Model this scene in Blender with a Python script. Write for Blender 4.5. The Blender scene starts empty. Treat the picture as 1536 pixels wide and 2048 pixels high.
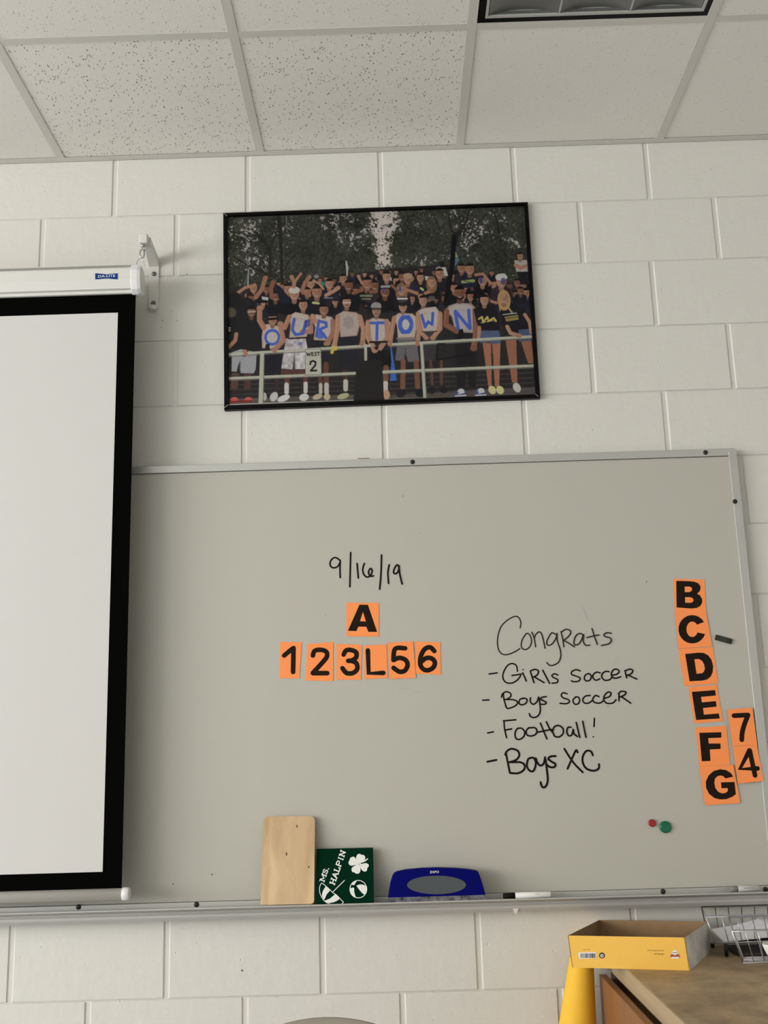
import bpy, bmesh, math, random
import numpy as np
from mathutils import Vector, Matrix

# tuning constants: exposure, daylight power, main surface colours
EXPO = 0.0
WP1, WP2 = 240.0, 230.0
WALLCOL = (0.655, 0.638, 0.582)
TILECOL = (0.80, 0.775, 0.71)
BOARDCOL = (0.47, 0.455, 0.395)
ORANGE = (1.0, 0.31, 0.095)
PRINTGAIN = 1.45

# ------------------------------------------------------------------ camera, world, lights, exposure
C = bpy.context.scene.collection
SC = bpy.context.scene
# world frame: x to the right along the block wall, y = 0 is the wall face (room on the -y side), z = 0 top of the first block course
FPX = 2164.32
CAM = np.array((0.82298, -2.99717, -1.82591))
ROT = np.array(((0.99952105, -0.00572961, 0.03041119), (0.01227489, 0.97550189, -0.21964834), (-0.02840768, 0.21991643, 0.975105)))  # columns: right, forward, up
cd = bpy.data.cameras.new('camera'); co = bpy.data.objects.new('camera', cd); C.objects.link(co); SC.camera = co
cd.sensor_fit = 'VERTICAL'; cd.sensor_height = 24.0; cd.lens = FPX * 24.0 / 2048.0; cd.clip_start = 0.05
m4 = Matrix.Identity(4)
for i in range(3):
    m4[i][0] = ROT[i][0]; m4[i][1] = ROT[i][2]; m4[i][2] = -ROT[i][1]; m4[i][3] = CAM[i]
co.matrix_world = m4
w = bpy.data.worlds.new('world'); SC.world = w; w.use_nodes = True
w.node_tree.nodes['Background'].inputs[0].default_value = (0.75, 0.85, 1.0, 1); w.node_tree.nodes['Background'].inputs[1].default_value = 0.6
SC.view_settings.view_transform = 'Standard'; SC.view_settings.look = 'None'; SC.view_settings.gamma = 1
SC.view_settings.use_curve_mapping = False; SC.view_settings.exposure = EXPO
def window_light(name, y0, y1, z0, z1, x, power, col):
    """daylight coming in through one window of the left wall"""
    l = bpy.data.lights.new(name, 'AREA'); l.shape = 'RECTANGLE'; l.size = abs(z1 - z0); l.size_y = abs(y1 - y0); l.energy = power; l.color = col
    o = bpy.data.objects.new(name, l); C.objects.link(o); o.location = (x, (y0 + y1) / 2, (z0 + z1) / 2); o.rotation_euler = (0, -math.pi / 2, 0)
    return o
LX, RX, FY, FZ, CZ = -5.6, 4.4, -9.0, -3.048, -0.0153
WINS = [(-4.9, -1.7, -2.15, -0.40), (-8.5, -5.3, -2.15, -0.40)]
for i, (a, b, z0, z1) in enumerate(WINS): window_light('daylight', a, b, z0, z1, LX + 0.06, (WP1, WP2)[i], (1.0, 0.985, 0.975))

# ------------------------------------------------------------------ helpers
def at(u, v, y):
    """point of the vertical plane y = const behind photograph pixel (u, v)"""
    d = ROT @ np.array(((u - 768) / FPX, 1.0, -(v - 1024) / FPX)); return CAM + d * ((y - CAM[1]) / d[1])
class Plane:
    """a flat board in the room: origin, in-plane axes ex and ez, outward normal n (towards the room)"""
    def __init__(s, o, ex, ez):
        s.o = np.array(o, float); s.ex = np.array(ex, float) / np.linalg.norm(ex); ez = np.array(ez, float); ez -= s.ex * (ez @ s.ex); s.ez = ez / np.linalg.norm(ez); s.n = np.cross(s.ex, s.ez)
    def px(s, u, v):
        d = ROT @ np.array(((u - 768) / FPX, 1.0, -(v - 1024) / FPX)); p = CAM + d * (((s.o - CAM) @ s.n) / (d @ s.n)) - s.o
        return np.array((p @ s.ex, p @ s.ez))
    def p3(s, q, lift=0): return tuple(s.o + s.ex * q[0] + s.ez * q[1] + s.n * lift)
def wallplane(y): return Plane((0, y, 0), (1, 0, 0), (0, 0, 1))
def zoom(ox, oy, sc): return lambda x, y: (ox + x / sc, oy + y / sc)

def mat(name, col, rough=0.6, metal=0.0, spec=0.5, bump=None, coat=0.0, var=None):
    """principled material; bump = (scale, strength, distance); var = (scale, amount, colour2)"""
    m = bpy.data.materials.new(name); m.use_nodes = True; nt = m.node_tree; b = nt.nodes['Principled BSDF']
    b.inputs['Base Color'].default_value = (*col, 1); b.inputs['Roughness'].default_value = rough; b.inputs['Metallic'].default_value = metal
    b.inputs['Specular IOR Level'].default_value = spec; b.inputs['Coat Weight'].default_value = coat
    tc = nt.nodes.new('ShaderNodeTexCoord')
    if bump:
        n = nt.nodes.new('ShaderNodeTexNoise'); n.inputs['Scale'].default_value = bump[0]; n.inputs['Detail'].default_value = 4
        bp = nt.nodes.new('ShaderNodeBump'); bp.inputs['Strength'].default_value = bump[1]; bp.inputs['Distance'].default_value = bump[2]
        nt.links.new(tc.outputs['Object'], n.inputs['Vector']); nt.links.new(n.outputs['Fac'], bp.inputs['Height']); nt.links.new(bp.outputs['Normal'], b.inputs['Normal'])
    if var:
        n = nt.nodes.new('ShaderNodeTexNoise'); n.inputs['Scale'].default_value = var[0]; n.inputs['Detail'].default_value = 5
        r = nt.nodes.new('ShaderNodeValToRGB'); r.color_ramp.elements[0].position = 0.35; r.color_ramp.elements[1].position = 0.65
        r.color_ramp.elements[0].color = (*col, 1); r.color_ramp.elements[1].color = (*[c + (d - c) * var[1] for c, d in zip(col, var[2])], 1)
        nt.links.new(tc.outputs['Object'], n.inputs['Vector']); nt.links.new(n.outputs['Fac'], r.inputs['Fac']); nt.links.new(r.outputs['Color'], b.inputs['Base Color'])
    return m
def S(r, g, b):
    """sRGB 0-255 to linear"""
    return tuple((c / 255 / 12.92) if c / 255 <= 0.04045 else ((c / 255 + 0.055) / 1.055) ** 2.4 for c in (r, g, b))

def link(name, me, m=None, parent=None):
    o = bpy.data.objects.new(name, me); C.objects.link(o)
    if m is not None and me is not None and not me.materials: me.materials.append(m)
    if parent is not None:
        o.parent = parent
        if parent.location.length > 0 or parent.rotation_euler.x or parent.rotation_euler.y or parent.rotation_euler.z:
            bpy.context.view_layer.update(); o.matrix_parent_inverse = parent.matrix_world.inverted()
    return o
def mesh(name, vs, fs, m, parent=None, smooth=False):
    me = bpy.data.meshes.new(name); me.from_pydata([tuple(map(float, v)) for v in vs], [], fs); me.update()
    if smooth:
        for p in me.polygons: p.use_smooth = True
    return link(name, me, m, parent)
def finish(name, bm, m, parent=None, smooth=False, xf=None):
    if xf is not None: bmesh.ops.transform(bm, matrix=xf, verts=bm.verts)
    bmesh.ops.recalc_face_normals(bm, faces=bm.faces)
    me = bpy.data.meshes.new(name); bm.to_mesh(me); bm.free()
    if smooth:
        for p in me.polygons: p.use_smooth = True
    return link(name, me, m, parent)
def add_box(bm, x0, x1, y0, y1, z0, z1, bev=0, seg=2):
    r = bmesh.ops.create_cube(bm, size=1); vs = r['verts']
    bmesh.ops.scale(bm, vec=(abs(x1 - x0), abs(y1 - y0), abs(z1 - z0)), verts=vs); bmesh.ops.translate(bm, vec=((x0 + x1) / 2, (y0 + y1) / 2, (z0 + z1) / 2), verts=vs)
    if bev:
        es = list({e for v in vs for e in v.link_edges}); bmesh.ops.bevel(bm, geom=es, offset=bev, segments=seg, affect='EDGES', profile=0.5)
def box(name, x0, x1, y0, y1, z0, z1, m, parent=None, bev=0, seg=2, xf=None):
    bm = bmesh.new(); add_box(bm, x0, x1, y0, y1, z0, z1, bev, seg); return finish(name, bm, m, parent, xf=xf)
def tube_geo(vs, fs, pts, r, n=10, closed=False, flat=1.0):
    pts = [Vector(p) for p in pts]; base = len(vs); N = len(pts); up = None
    for i, p in enumerate(pts):
        a = pts[(i - 1) % N] if (closed or i) else pts[0]; b = pts[(i + 1) % N] if (closed or i < N - 1) else pts[-1]
        t = (b - a).normalized()
        if up is None:
            up = t.cross(Vector((0.3, 0.2, 1))).normalized()
            if up.length < 0.1: up = Vector((1, 0, 0))
        up = (up - t * up.dot(t)).normalized(); s = t.cross(up); rr = r[i] if isinstance(r, (list, tuple)) else r
        for k in range(n):
            an = 2 * math.pi * k / n; vs.append(p + up * rr * math.cos(an) + s * rr * math.sin(an) * flat)
    for i in range(N if closed else N - 1):
        for k in range(n):
            j = (i + 1) % N; fs.append((base + i * n + k, base + i * n + (k + 1) % n, base + j * n + (k + 1) % n, base + j * n + k))
    if not closed: fs.append(tuple(base + k for k in range(n))[::-1]); fs.append(tuple(base + (N - 1) * n + k for k in range(n)))
def tube(name, pts, r, m, parent=None, n=10, closed=False):
    vs, fs = [], []; tube_geo(vs, fs, pts, r, n, closed); return mesh(name, vs, fs, m, parent, smooth=True)
def lathe(name, prof, m, parent=None, n=32, loc=(0, 0, 0), axis='z'):
    """prof: list of (radius, height); axis 'y' turns the height towards the room (-y)"""
    vs, fs = [], []
    for r, h in prof:
        for k in range(n):
            a = 2 * math.pi * k / n; x, y, z = r * math.cos(a), r * math.sin(a), h
            if axis == 'y': x, y, z = x, -z, y
            vs.append((x + loc[0], y + loc[1], z + loc[2]))
    for i in range(len(prof) - 1):
        for k in range(n): fs.append((i * n + k, i * n + (k + 1) % n, (i + 1) * n + (k + 1) % n, (i + 1) * n + k))
    fs.append(tuple(range(n))[::-1]); fs.append(tuple((len(prof) - 1) * n + k for k in range(n)))
    bm = bmesh.new(); bv = [bm.verts.new(v) for v in vs]
    for f in fs: bm.faces.new([bv[i] for i in f])
    o = finish(name, bm, m, parent)
    for p in o.data.polygons: p.use_smooth = len(p.vertices) == 4
    return o
def extrude_profile(name, prof, x0, x1, m, parent=None):
    """closed (y, z) profile swept along x"""
    n = len(prof); vs = [(x0, y, z) for y, z in prof] + [(x1, y, z) for y, z in prof]
    fs = [(i, (i + 1) % n, n + (i + 1) % n, n + i) for i in range(n)] + [tuple(range(n))[::-1], tuple(range(n, 2 * n))]
    bm = bmesh.new(); bv = [bm.verts.new(v) for v in vs]
    for f in fs: bm.faces.new([bv[i] for i in f])
    return finish(name, bm, m, parent)
def smooth_line(q, sub=5, closed=False):
    q = [np.array(a, float) for a in q]
    if len(q) < 3: return q
    out = []
    for i in range(len(q) - 1):
        a = q[max(i - 1, 0)]; b = q[i]; c = q[i + 1]; d = q[min(i + 2, len(q) - 1)]
        for s in range(sub):
            t = s / sub; out.append(0.5 * ((2 * b) + (c - a) * t + (2 * a - 5 * b + 4 * c - d) * t * t + (3 * b - a - 3 * c + d) * t ** 3))
    return out + [q[-1]]
def ribbon_geo(vs, fs, q, wd, P, lift, cap=6):
    """flat stroke with round ends drawn on plane P"""
    q = [np.array(a, float) for a in q]; r = wd / 2
    if len(q) == 1:
        b = len(vs)
        for k in range(14): vs.append(P.p3(q[0] + r * np.array((math.cos(2 * math.pi * k / 14), math.sin(2 * math.pi * k / 14))), lift))
        fs.append(tuple(range(b, b + 14))); return
    L = []; R = []
    for i in range(len(q)):
        a = q[max(i - 1, 0)]; c = q[min(i + 1, len(q) - 1)]; t = c - a; t = t / (np.linalg.norm(t) + 1e-12); n = np.array((-t[1], t[0])); L.append(q[i] + n * r); R.append(q[i] - n * r)
    b = len(vs); N = len(q)
    for k_, p in enumerate(L + R): vs.append(P.p3(p, lift + 0.00012 * (k_ % N) / N))
    for i in range(N - 1): fs.append((b + N + i, b + N + i + 1, b + i + 1, b + i))
    for e, d in ((0, 1), (N - 1, -1)):
        t = q[min(e + 1, N - 1)] - q[max(e - 1, 0)]; t = t / (np.linalg.norm(t) + 1e-12); t = t * -d; n = np.array((-t[1], t[0])); bb = len(vs)
        for k in range(cap + 1):
            an = math.pi * k / cap; vs.append(P.p3(q[e] + r * (n * math.cos(an) + t * math.sin(an)), lift + 0.00012 * e / N))
        fs.append(tuple(range(bb, bb + cap + 1))[::-1])
def strokes(name, lines, wd, P, m, parent, z=None, lift=0.0004, sm=True):
    vs, fs = [], []
    for l in lines:
        q = [P.px(*(z(*a) if z else a)) for a in l]
        ribbon_geo(vs, fs, smooth_line(q) if sm and len(q) > 2 else q, wd, P, lift); lift += 0.00014
    return mesh(name, vs, fs, m, parent)
def shape(name, outline, holes, P, m, parent=None, z=None, lift=0.0005, thick=0.0, local=False):
    """filled flat outline (with holes) on plane P, optionally a slab of some thickness"""
    bm = bmesh.new()
    for pl in [outline] + list(holes):
        q = [a if local else P.px(*(z(*a) if z else a)) for a in pl]; bv = [bm.verts.new(P.p3(a, lift)) for a in q]
        for i in range(len(bv)): bm.edges.new((bv[i], bv[(i + 1) % len(bv)]))
    bmesh.ops.triangle_fill(bm, use_beauty=True, use_dissolve=False, edges=bm.edges[:], normal=Vector(P.n))
    if thick:
        r = bmesh.ops.extrude_face_region(bm, geom=bm.faces[:]); bmesh.ops.translate(bm, vec=Vector(-P.n * thick), verts=[g for g in r['geom'] if isinstance(g, bmesh.types.BMVert)])
    return finish(name, bm, m, parent)
def text_mesh(name, body, P, pos, height, m, parent, ang=0.0, squeeze=1.0, lift=0.0004, bold=0.0, align='CENTER'):
    """built-in lettering laid on plane P"""
    cu = bpy.data.curves.new(name, 'FONT'); cu.body = body; cu.align_x = align; cu.align_y = 'CENTER'; cu.offset = bold; cu.resolution_u = 3
    t = bpy.data.objects.new(name, cu); C.objects.link(t); bpy.context.view_layer.update()
    me = bpy.data.meshes.new_from_object(t.evaluated_get(bpy.context.evaluated_depsgraph_get())); bpy.data.objects.remove(t); bpy.data.curves.remove(cu)
    ca, sa = math.cos(ang), math.sin(ang)
    for v in me.vertices:
        x, y = v.co.x * squeeze * height / 0.7, v.co.y * height / 0.7; v.co = P.p3((pos[0] + x * ca - y * sa, pos[1] + x * sa + y * ca), lift)
    me.name = name; me.materials.clear(); return link(name, me, m, parent)
def tag(o, label=None, cat=None, group=None, kind=None):
    if label: o['label'] = label
    if cat: o['category'] = cat
    if group: o['group'] = group
    if kind: o['kind'] = kind
    return o
def empty(name, loc, label=None, cat=None, group=None, kind=None):
    o = bpy.data.objects.new(name, None); C.objects.link(o); o.location = tuple(map(float, loc)); o.empty_display_size = 0.05; bpy.context.view_layer.update(); return tag(o, label, cat, group, kind)

# ------------------------------------------------------------------ the photograph's print, painted stroke by stroke
def paint_poster(PW, PH, corners):
    """flat print of the framed photograph: returns PH x PW x 3 sRGB array. corners TL,TR,BR,BL in drawing units"""
    rs = np.random.RandomState(4)
    src = np.array(corners, float); dst = np.array([(0,0),(PW,0),(PW,PH),(0,PH)], float)
    Am = []; bv = []
    for (x,y),(X,Y) in zip(src, dst):
        Am += [[x,y,1,0,0,0,-X*x,-X*y],[0,0,0,x,y,1,-Y*x,-Y*y]]; bv += [X,Y]
    h = np.append(np.linalg.solve(np.array(Am), np.array(bv)), 1).reshape(3,3)
    def tr(pts):
        q = np.array(pts, float); q = np.c_[q, np.ones(len(q))] @ h.T
        return q[:, :2]/q[:, 2:]
    k = PW/600.0
    img = np.zeros((PH, PW, 3)) + (46,45,44)
    YY, XX = np.mgrid[0:PH, 0:PW] + .5
    def vnoise(cell, seed):
        r = np.random.RandomState(seed); gh, gw = int(PH/cell)+3, int(PW/cell)+3
        g = r.rand(gh, gw); y = YY/cell; x = XX/cell; yi = y.astype(int); xi = x.astype(int)
        fy = y-yi; fx = x-xi; fy = fy*fy*(3-2*fy); fx = fx*fx*(3-2*fx)
        return (g[yi,xi]*(1-fx)+g[yi,xi+1]*fx)*(1-fy)+(g[yi+1,xi]*(1-fx)+g[yi+1,xi+1]*fx)*fy
    def comp(y0,y1,x0,x1,a,col):
        s = img[y0:y1, x0:x1]; s += (np.array(col, float)-s)*np.clip(a,0,1)[...,None]
    def bb(q, m):
        x0 = max(0,int(q[:,0].min()-m)); x1 = min(PW,int(q[:,0].max()+m)+1)
        y0 = max(0,int(q[:,1].min()-m)); y1 = min(PH,int(q[:,1].max()+m)+1)
        return x0,x1,y0,y1
    class Z:
        """drawing frame: origin and scale of a sketch area"""
        def __init__(s, ox, oy, sc=4.655): s.o = (ox,oy); s.s = sc
        def t(s, pts): return tr([(s.o[0]+x/s.s, s.o[1]+y/s.s) for x,y in pts])
        def line(s, pts, w, col, op=1.):
            q = s.t(pts); r = w/s.s*k/2; x0,x1,y0,y1 = bb(q, r+2)
            if x1<=x0 or y1<=y0: return
            X = XX[y0:y1,x0:x1]; Y = YY[y0:y1,x0:x1]; d = np.full(X.shape, 1e9)
            for a,b in zip(q[:-1], q[1:]):
                v = b-a; L = max(v@v, 1e-9); t = np.clip(((X-a[0])*v[0]+(Y-a[1])*v[1])/L, 0, 1)
                d = np.minimum(d, np.hypot(X-a[0]-t*v[0], Y-a[1]-t*v[1]))
            comp(y0,y1,x0,x1, (r-d+.5)*op, col)
        def ell(s, cx, cy, rx, ry, col, ang=0, op=1., ring=0, half=None):
            c = s.t([(cx,cy)])[0]; rx = rx/s.s*k; ry = ry/s.s*k; m = max(rx,ry)+3
            x0,x1,y0,y1 = bb(np.array([c]), m)
            if x1<=x0 or y1<=y0: return
            ca,sa = math.cos(ang),math.sin(ang); X = XX[y0:y1,x0:x1]-c[0]; Y = YY[y0:y1,x0:x1]-c[1]
            U,V = X*ca+Y*sa, -X*sa+Y*ca; e = np.sqrt((U/rx)**2+(V/ry)**2); d = (1-e)*min(rx,ry)
            a = (np.clip(ring/s.s*k/2-abs(d)+.5,0,1) if ring else np.clip(d+.5,0,1))*op
            if half is not None: a = a*np.clip(half/s.s*k-V+.5,0,1)
            comp(y0,y1,x0,x1, a, col)
        def poly(s, pts, col, op=1., pat=None):
            q = s.t(pts); x0,x1,y0,y1 = bb(q, 1)
            if x1<=x0 or y1<=y0: return
            acc = 0
            for dx,dy in ((-.25,-.25),(.25,-.25),(-.25,.25),(.25,.25)):
                X = XX[y0:y1,x0:x1]+dx; Y = YY[y0:y1,x0:x1]+dy; ins = np.zeros(X.shape, bool)
                for (ax,ay),(bx,by) in zip(q, np.roll(q,-1,0)):
                    if ay == by: continue
                    ins ^= ((ay>Y)!=(by>Y)) & (X < (bx-ax)*(Y-ay)/(by-ay)+ax)
                acc = acc+ins/4.
            if pat is not None:
                c = np.array(col,float)+pat[y0:y1,x0:x1,None]; sl = img[y0:y1,x0:x1]; sl += (c-sl)*(acc*op)[...,None]
            else: comp(y0,y1,x0,x1, acc*op, col)
    A = Z(440,400); B = Z(760,400); C = Z(440,600); D = Z(760,600)
    # --- sky and trees
    n1 = vnoise(10*k,1)*.36+vnoise(4*k,2)*.36+vnoise(2.0*k,3)*.42; n2 = vnoise(26*k,5); n3 = vnoise(3*k,8)
    sky = np.array((176,168,163.)); leaf = np.array((50,52,45.))
    thr = np.full((PH,PW), .80)
    def zone(z, cx, cy, rx, ry, v):
        nonlocal thr
        c = z.t([(cx,cy)])[0]; e = np.exp(-(((XX-c[0])/(rx/4.655*k))**2+((YY-c[1])/(ry/4.655*k))**2)); thr = thr+(v-thr)*e
    for a in ((A,200,300,200,260,.66),(A,420,620,240,130,.62),(A,850,480,220,260,.92),(A,600,220,120,150,.72),(A,1050,180,160,90,.64),(A,1230,330,140,150,.66),
              (A,1150,560,260,90,.86),(A,1520,220,110,170,.2),(A,1530,480,60,160,.25),(A,1480,120,60,50,.2),(B,60,200,90,140,.42),(B,20,420,60,150,.25),(B,330,380,250,110,.95),(B,430,160,120,80,.78),(B,160,140,70,60,.55),
              (B,380,560,130,50,.62),(B,800,370,120,90,.5),(B,960,250,200,110,.6),(B,760,200,90,90,.66),(B,1280,400,70,60,.45),(B,1180,140,90,80,.68),(B,1050,470,170,130,.88),(B,560,180,90,110,.75),(B,1320,200,60,120,.95)):
        zone(*a)
    m = (np.clip((n1-thr+.02)*9, 0, 1)*np.clip(1.45-thr,.55,1))[...,None]
    lf = leaf+((n3-.5)*26+(n2-.5)*16)[...,None]
    img[:] = lf*(1-m)+sky*m
    for z,pts,w in ((A,[(575,760),(570,500),(560,300),(540,140)],34),(A,[(470,700),(462,480),(430,400),(330,290)],24),(A,[(462,470),(500,360),(530,260)],14),(A,[(480,700),(380,660),(250,600),(130,520)],14),
                    (A,[(520,690),(480,600),(440,560),(360,520),(240,470)],10),(A,[(580,680),(640,560),(700,500)],12),(A,[(440,430),(360,340),(240,280),(120,300)],9),(A,[(940,640),(1000,480),(1080,380)],10),
                    (B,[(700,420),(720,320),(800,200),(830,90)],22),(B,[(690,330),(650,230),(640,120)],14),(B,[(740,300),(880,240),(990,120)],12),(B,[(700,420),(800,340),(880,280)],9),(B,[(1110,300),(1090,180),(1060,100)],18),(B,[(500,120),(560,280),(640,300)],9)):
        z.line(pts, w, (38,36,33), .9)
    # --- stand behind the crowd
    A.poly([(40,800),(400,800),(700,760),(1200,690),(1540,640),(1540,1100),(40,1100)], (40,38,40), .9)
    B.poly([(0,640),(500,600),(900,700),(1200,760),(1450,800),(1450,1100),(0,1100)], (38,36,38), .9)
    Z(440,600).poly([(50,-60),(3100,-80),(3100,1100),(50,1100)], (42,40,40))
    for i in range(5):
        C.line([(60,735+i*46),(1540,690+i*44)], 9, (72,68,64), .55); D.line([(0,690+i*44),(1460,620+i*46)], 9, (74,70,66), .55)
    C.poly([(80,910),(1540,860),(1540,960),(80,990)], (92,84,78), .8); D.poly([(0,880),(1460,800),(1460,880),(0,930)], (88,80,76), .8)
    # --- flags
    A.line([(262,640),(258,790)], 10, (150,150,145)); A.poly([(262,650),(240,700),(215,790),(245,780)], (70,78,72))
    A.line([(1172,560),(1182,700)], 10, (165,170,160)); A.poly([(1175,560),(1197,620),(1185,690)], (140,150,135))
    A.line([(616,140),(616,250)], 8, (120,118,112), .7)
    B.poly([(690,430),(738,555),(690,620)], (84,102,122)); B.poly([(690,430),(722,520),(690,525)], (150,146,104))
    SK = [(136,98,80),(146,108,88),(116,80,64),(154,118,98),(104,74,60)]
    def body(z,x,y,r,col):
        z.poly([(x-r*.5,y+r*.7),(x+r*.5,y+r*.7),(x+r*1.6,y+r*1.3),(x+r*2.0,y+r*3.6),(x-r*2.0,y+r*3.6),(x-r*1.6,y+r*1.3)], col)
    def head(z,x,y,r,sk=0,hair=(34,28,26),kind='short',smile=1):
        c = SK[sk]; d = tuple(v*.62 for v in c)
        if kind == 'long': z.ell(x,y+r*.5,r*1.15,r*1.9,hair)
        z.line([(x,y+r*.5),(x,y+r*1.3)], r*.9, tuple(v*.8 for v in c))
        z.ell(x,y,r*.85,r*1.1,c)
        z.ell(x,y-r*.1,r*.95,r*1.12,hair,half=-r*(.52 if kind!='cap' else .3)); z.ell(x+r*.45,y+r*.15,r*.35,r*.8,tuple(v*.8 for v in c),op=.5)
        if kind == 'cap': z.ell(x,y-r*.7,r*1.0,r*.62,hair)
        for sx in (-.36,.36): z.ell(x+sx*r,y-r*.05,r*.14,r*.08,d)
        z.line([(x,y+.08*r),(x-.05*r,y+.35*r)], r*.13, tuple(v*.78 for v in c))
        z.line([(x-.28*r,y+.58*r),(x,y+.66*r),(x+.28*r,y+.58*r)], r*.2, (150,130,120) if smile else d)
        z.line([(x-.26*r,y+.5*r),(x+.26*r,y+.5*r)], r*.08, d)
    dk = [(30,30,36),(26,26,30),(34,36,48),(24,25,27),(46,40,44)]
    # far rows: heads standing close together
    far = [(A,x,y,21) for x,y in ((985,725),(1060,745),(1230,680),(1290,700),(1345,685),(1410,700),(1500,660),(1460,720),(1545,690),(545,775),(575,795),(820,790),(860,770),(930,740),(1120,760),(1530,730))]
    far += [(B,x,y,21) for x,y in ((10,660),(85,665),(150,665),(205,675),(335,665),(385,645),(500,665),(575,600),(700,680),(1040,670),(1355,750),(600,700),(300,720),(490,735))]
    for i,(z,x,y,r) in enumerate(far): body(z,x,y,r,dk[i%5]); head(z,x,y,r,(i*7)%5,(32,26,24))
    B.poly([(520,625),(560,610),(610,620),(635,700),(600,700),(520,650)], (168,162,156)); B.ell(575,590,26,32,(34,28,26))
    B.poly([(410,700),(460,705),(440,745),(415,735)], (165,160,155)); B.poly([(90,715),(108,715),(104,760),(88,755)],(170,165,160))
    A.poly([(935,750),(975,755),(970,800),(940,795)], (52,110,92)); A.ell(895,705,24,18,(120,118,120))
    # filler rows between
    for i in range(44):
        z = A; x = 90+i*68+rs.rand()*30; y = 850-(x-90)*.035+rs.rand()*50+(40 if x<700 else 0); r = 30+rs.rand()*6
        body(z,x,y,r,dk[i%5]); head(z,x,y,r,(i*3)%5,(30+i%3*10,26+i%3*6,24+i%3*4),'long' if i%5==2 else 'short')
    for i in range(40):
        x = 80+i*74+rs.rand()*34; y = 930-(x-90)*.03+rs.rand()*40; r = 32+rs.rand()*6
        body(A,x,y,r,dk[(i+2)%5]); head(A,x,y,r,(i*2)%5,(30,26,24),'long' if i%4==1 else 'short')
    # middle rows
    mid = [(A,310,815,34,1,0,'short'),(A,430,825,30,2,0,'short'),(A,628,820,38,1,0,'short'),(A,845,775,34,3,0,'short'),(A,1015,775,38,3,0,'short'),(A,1145,725,34,1,0,'short'),(A,1195,790,40,2,0,'short'),(A,1370,770,48,0,0,'short'),
           (A,1440,790,38,2,0,'short'),(A,810,850,34,1,0,'short'),(A,900,850,46,1,0,'short'),(A,690,870,46,3,1,'cap'),(A,515,890,38,2,0,'short'),(A,125,910,42,1,0,'short'),(A,285,915,38,2,2,'short'),
           (B,60,705,38,3,0,'short'),(B,160,750,40,1,0,'short'),(B,205,705,34,2,0,'short'),(B,258,730,38,3,3,'cap'),(B,375,715,34,3,4,'long'),(B,555,680,40,1,0,'short'),(B,480,760,38,3,5,'long'),(B,700,715,38,3,0,'long'),
           (B,760,630,36,0,0,'short'),(B,835,635,42,1,0,'short'),(B,200,830,42,3,5,'long'),(B,45,850,42,2,0,'long'),(B,955,745,40,3,0,'long'),(B,1130,750,48,3,6,'cap'),(B,1360,860,36,1,0,'short'),(B,1310,840,30,2,0,'short'),(B,690,810,36,1,0,'short')]
    hc = [(28,24,23),(172,168,160),(46,34,28),(150,128,104),(40,28,24),(116,88,62),(170,168,165)]
    for i,(z,x,y,r,sk,hr,kd) in enumerate(mid): r *= 1.16; body(z,x,y,r,dk[(i*3)%5]); head(z,x,y,r,sk,hc[hr],kd)
    B.ell(940,740,18,34,(62,54,110),op=.8); B.ell(1150,750,26,34,(66,58,112),op=.75); B.ell(185,820,14,26,(70,62,118),op=.8); B.ell(30,835,14,22,(70,62,110),op=.8)
    for z,pts,w,sk in ((A,[(160,860),(230,810),(320,785)],30,1),(A,[(330,900),(385,830),(420,720)],40,0),(A,[(480,900),(470,820),(495,760)],40,2),(A,[(685,800),(690,760),(665,710)],36,1),(A,[(690,760),(750,680)],24,1),
                       (A,[(830,880),(760,840),(790,760),(830,710)],36,0),(A,[(960,820),(920,770),(870,745)],22,3),(A,[(985,880),(1060,840),(1100,810)],34,3),(A,[(1320,770),(1290,710)],22,3),(A,[(1240,860),(1320,830)],34,2),(A,[(1400,850),(1450,840)],34,2),
                       (B,[(890,690),(960,680),(1030,770),(1070,770)],28,1),(B,[(110,790),(160,840)],26,2),(B,[(250,830),(340,860)],30,1),(B,[(420,860),(450,850)],30,1),(B,[(985,870),(1020,930),(1080,950)],26,1),(A,[(340,990),(390,1000)],30,0)):
        z.line(pts, w, SK[sk])
        z.ell(pts[-1][0],pts[-1][1],w*.6,w*.6,SK[sk])
    A.poly([(510,770),(560,800),(640,900),(650,960),(560,960)], (30,32,44))
    # marks on shirts
    yl = (168,172,120)
    A.line([(1310,885),(1410,885)],22,(110,112,84),.8); A.line([(1320,915),(1400,915)],14,(120,122,96),.7); A.poly([(385,890),(450,900),(445,930),(390,920)],(160,158,160))
    A.line([(865,950),(915,955)],22,yl,.9); A.line([(970,905),(1045,905)],10,(130,130,130),.8); B.line([(770,755),(870,745)],30,(130,140,84),.85); B.line([(780,745),(860,765)],8,(50,60,50),.8)
    B.poly([(5,790),(95,785),(95,808),(5,812)],(165,165,165),.8); B.ell(480,910,36,26,(100,98,96),op=.7); B.line([(380,815),(400,830)],22,yl,.7)
    # referee-like figure standing apart, top right
    B.poly([(1250,555),(1370,550),(1378,660),(1270,662)], (150,146,140)); B.line([(1262,600),(1310,625),(1366,605)],34,SK[1]); B.poly([(1280,660),(1375,660),(1385,780),(1310,780)],(30,30,34)); head(B,1305,515,32,1,(30,26,24))
    # --- people on the left, front
    C.poly([(60,-60),(160,-80),(230,20),(260,300),(240,480),(80,440),(70,200)], (28,29,30)); C.poly([(150,60),(250,-40),(340,20),(380,200),(400,300),(380,480),(170,480),(140,320)], (32,33,34))
    C.line([(150,310),(140,370),(80,430)], 36, SK[1]); C.ell(100,110,50,48,(96,90,74),op=.7); head(C,290,105,44,2,(26,24,24)); C.line([(262,105),(325,100)],16,(150,142,134)); C.line([(76,252),(94,252)],8,(190,190,188)); C.line([(76,280),(94,280)],8,(190,190,188)); C.line([(76,266),(92,266)],6,(190,190,188))
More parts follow.
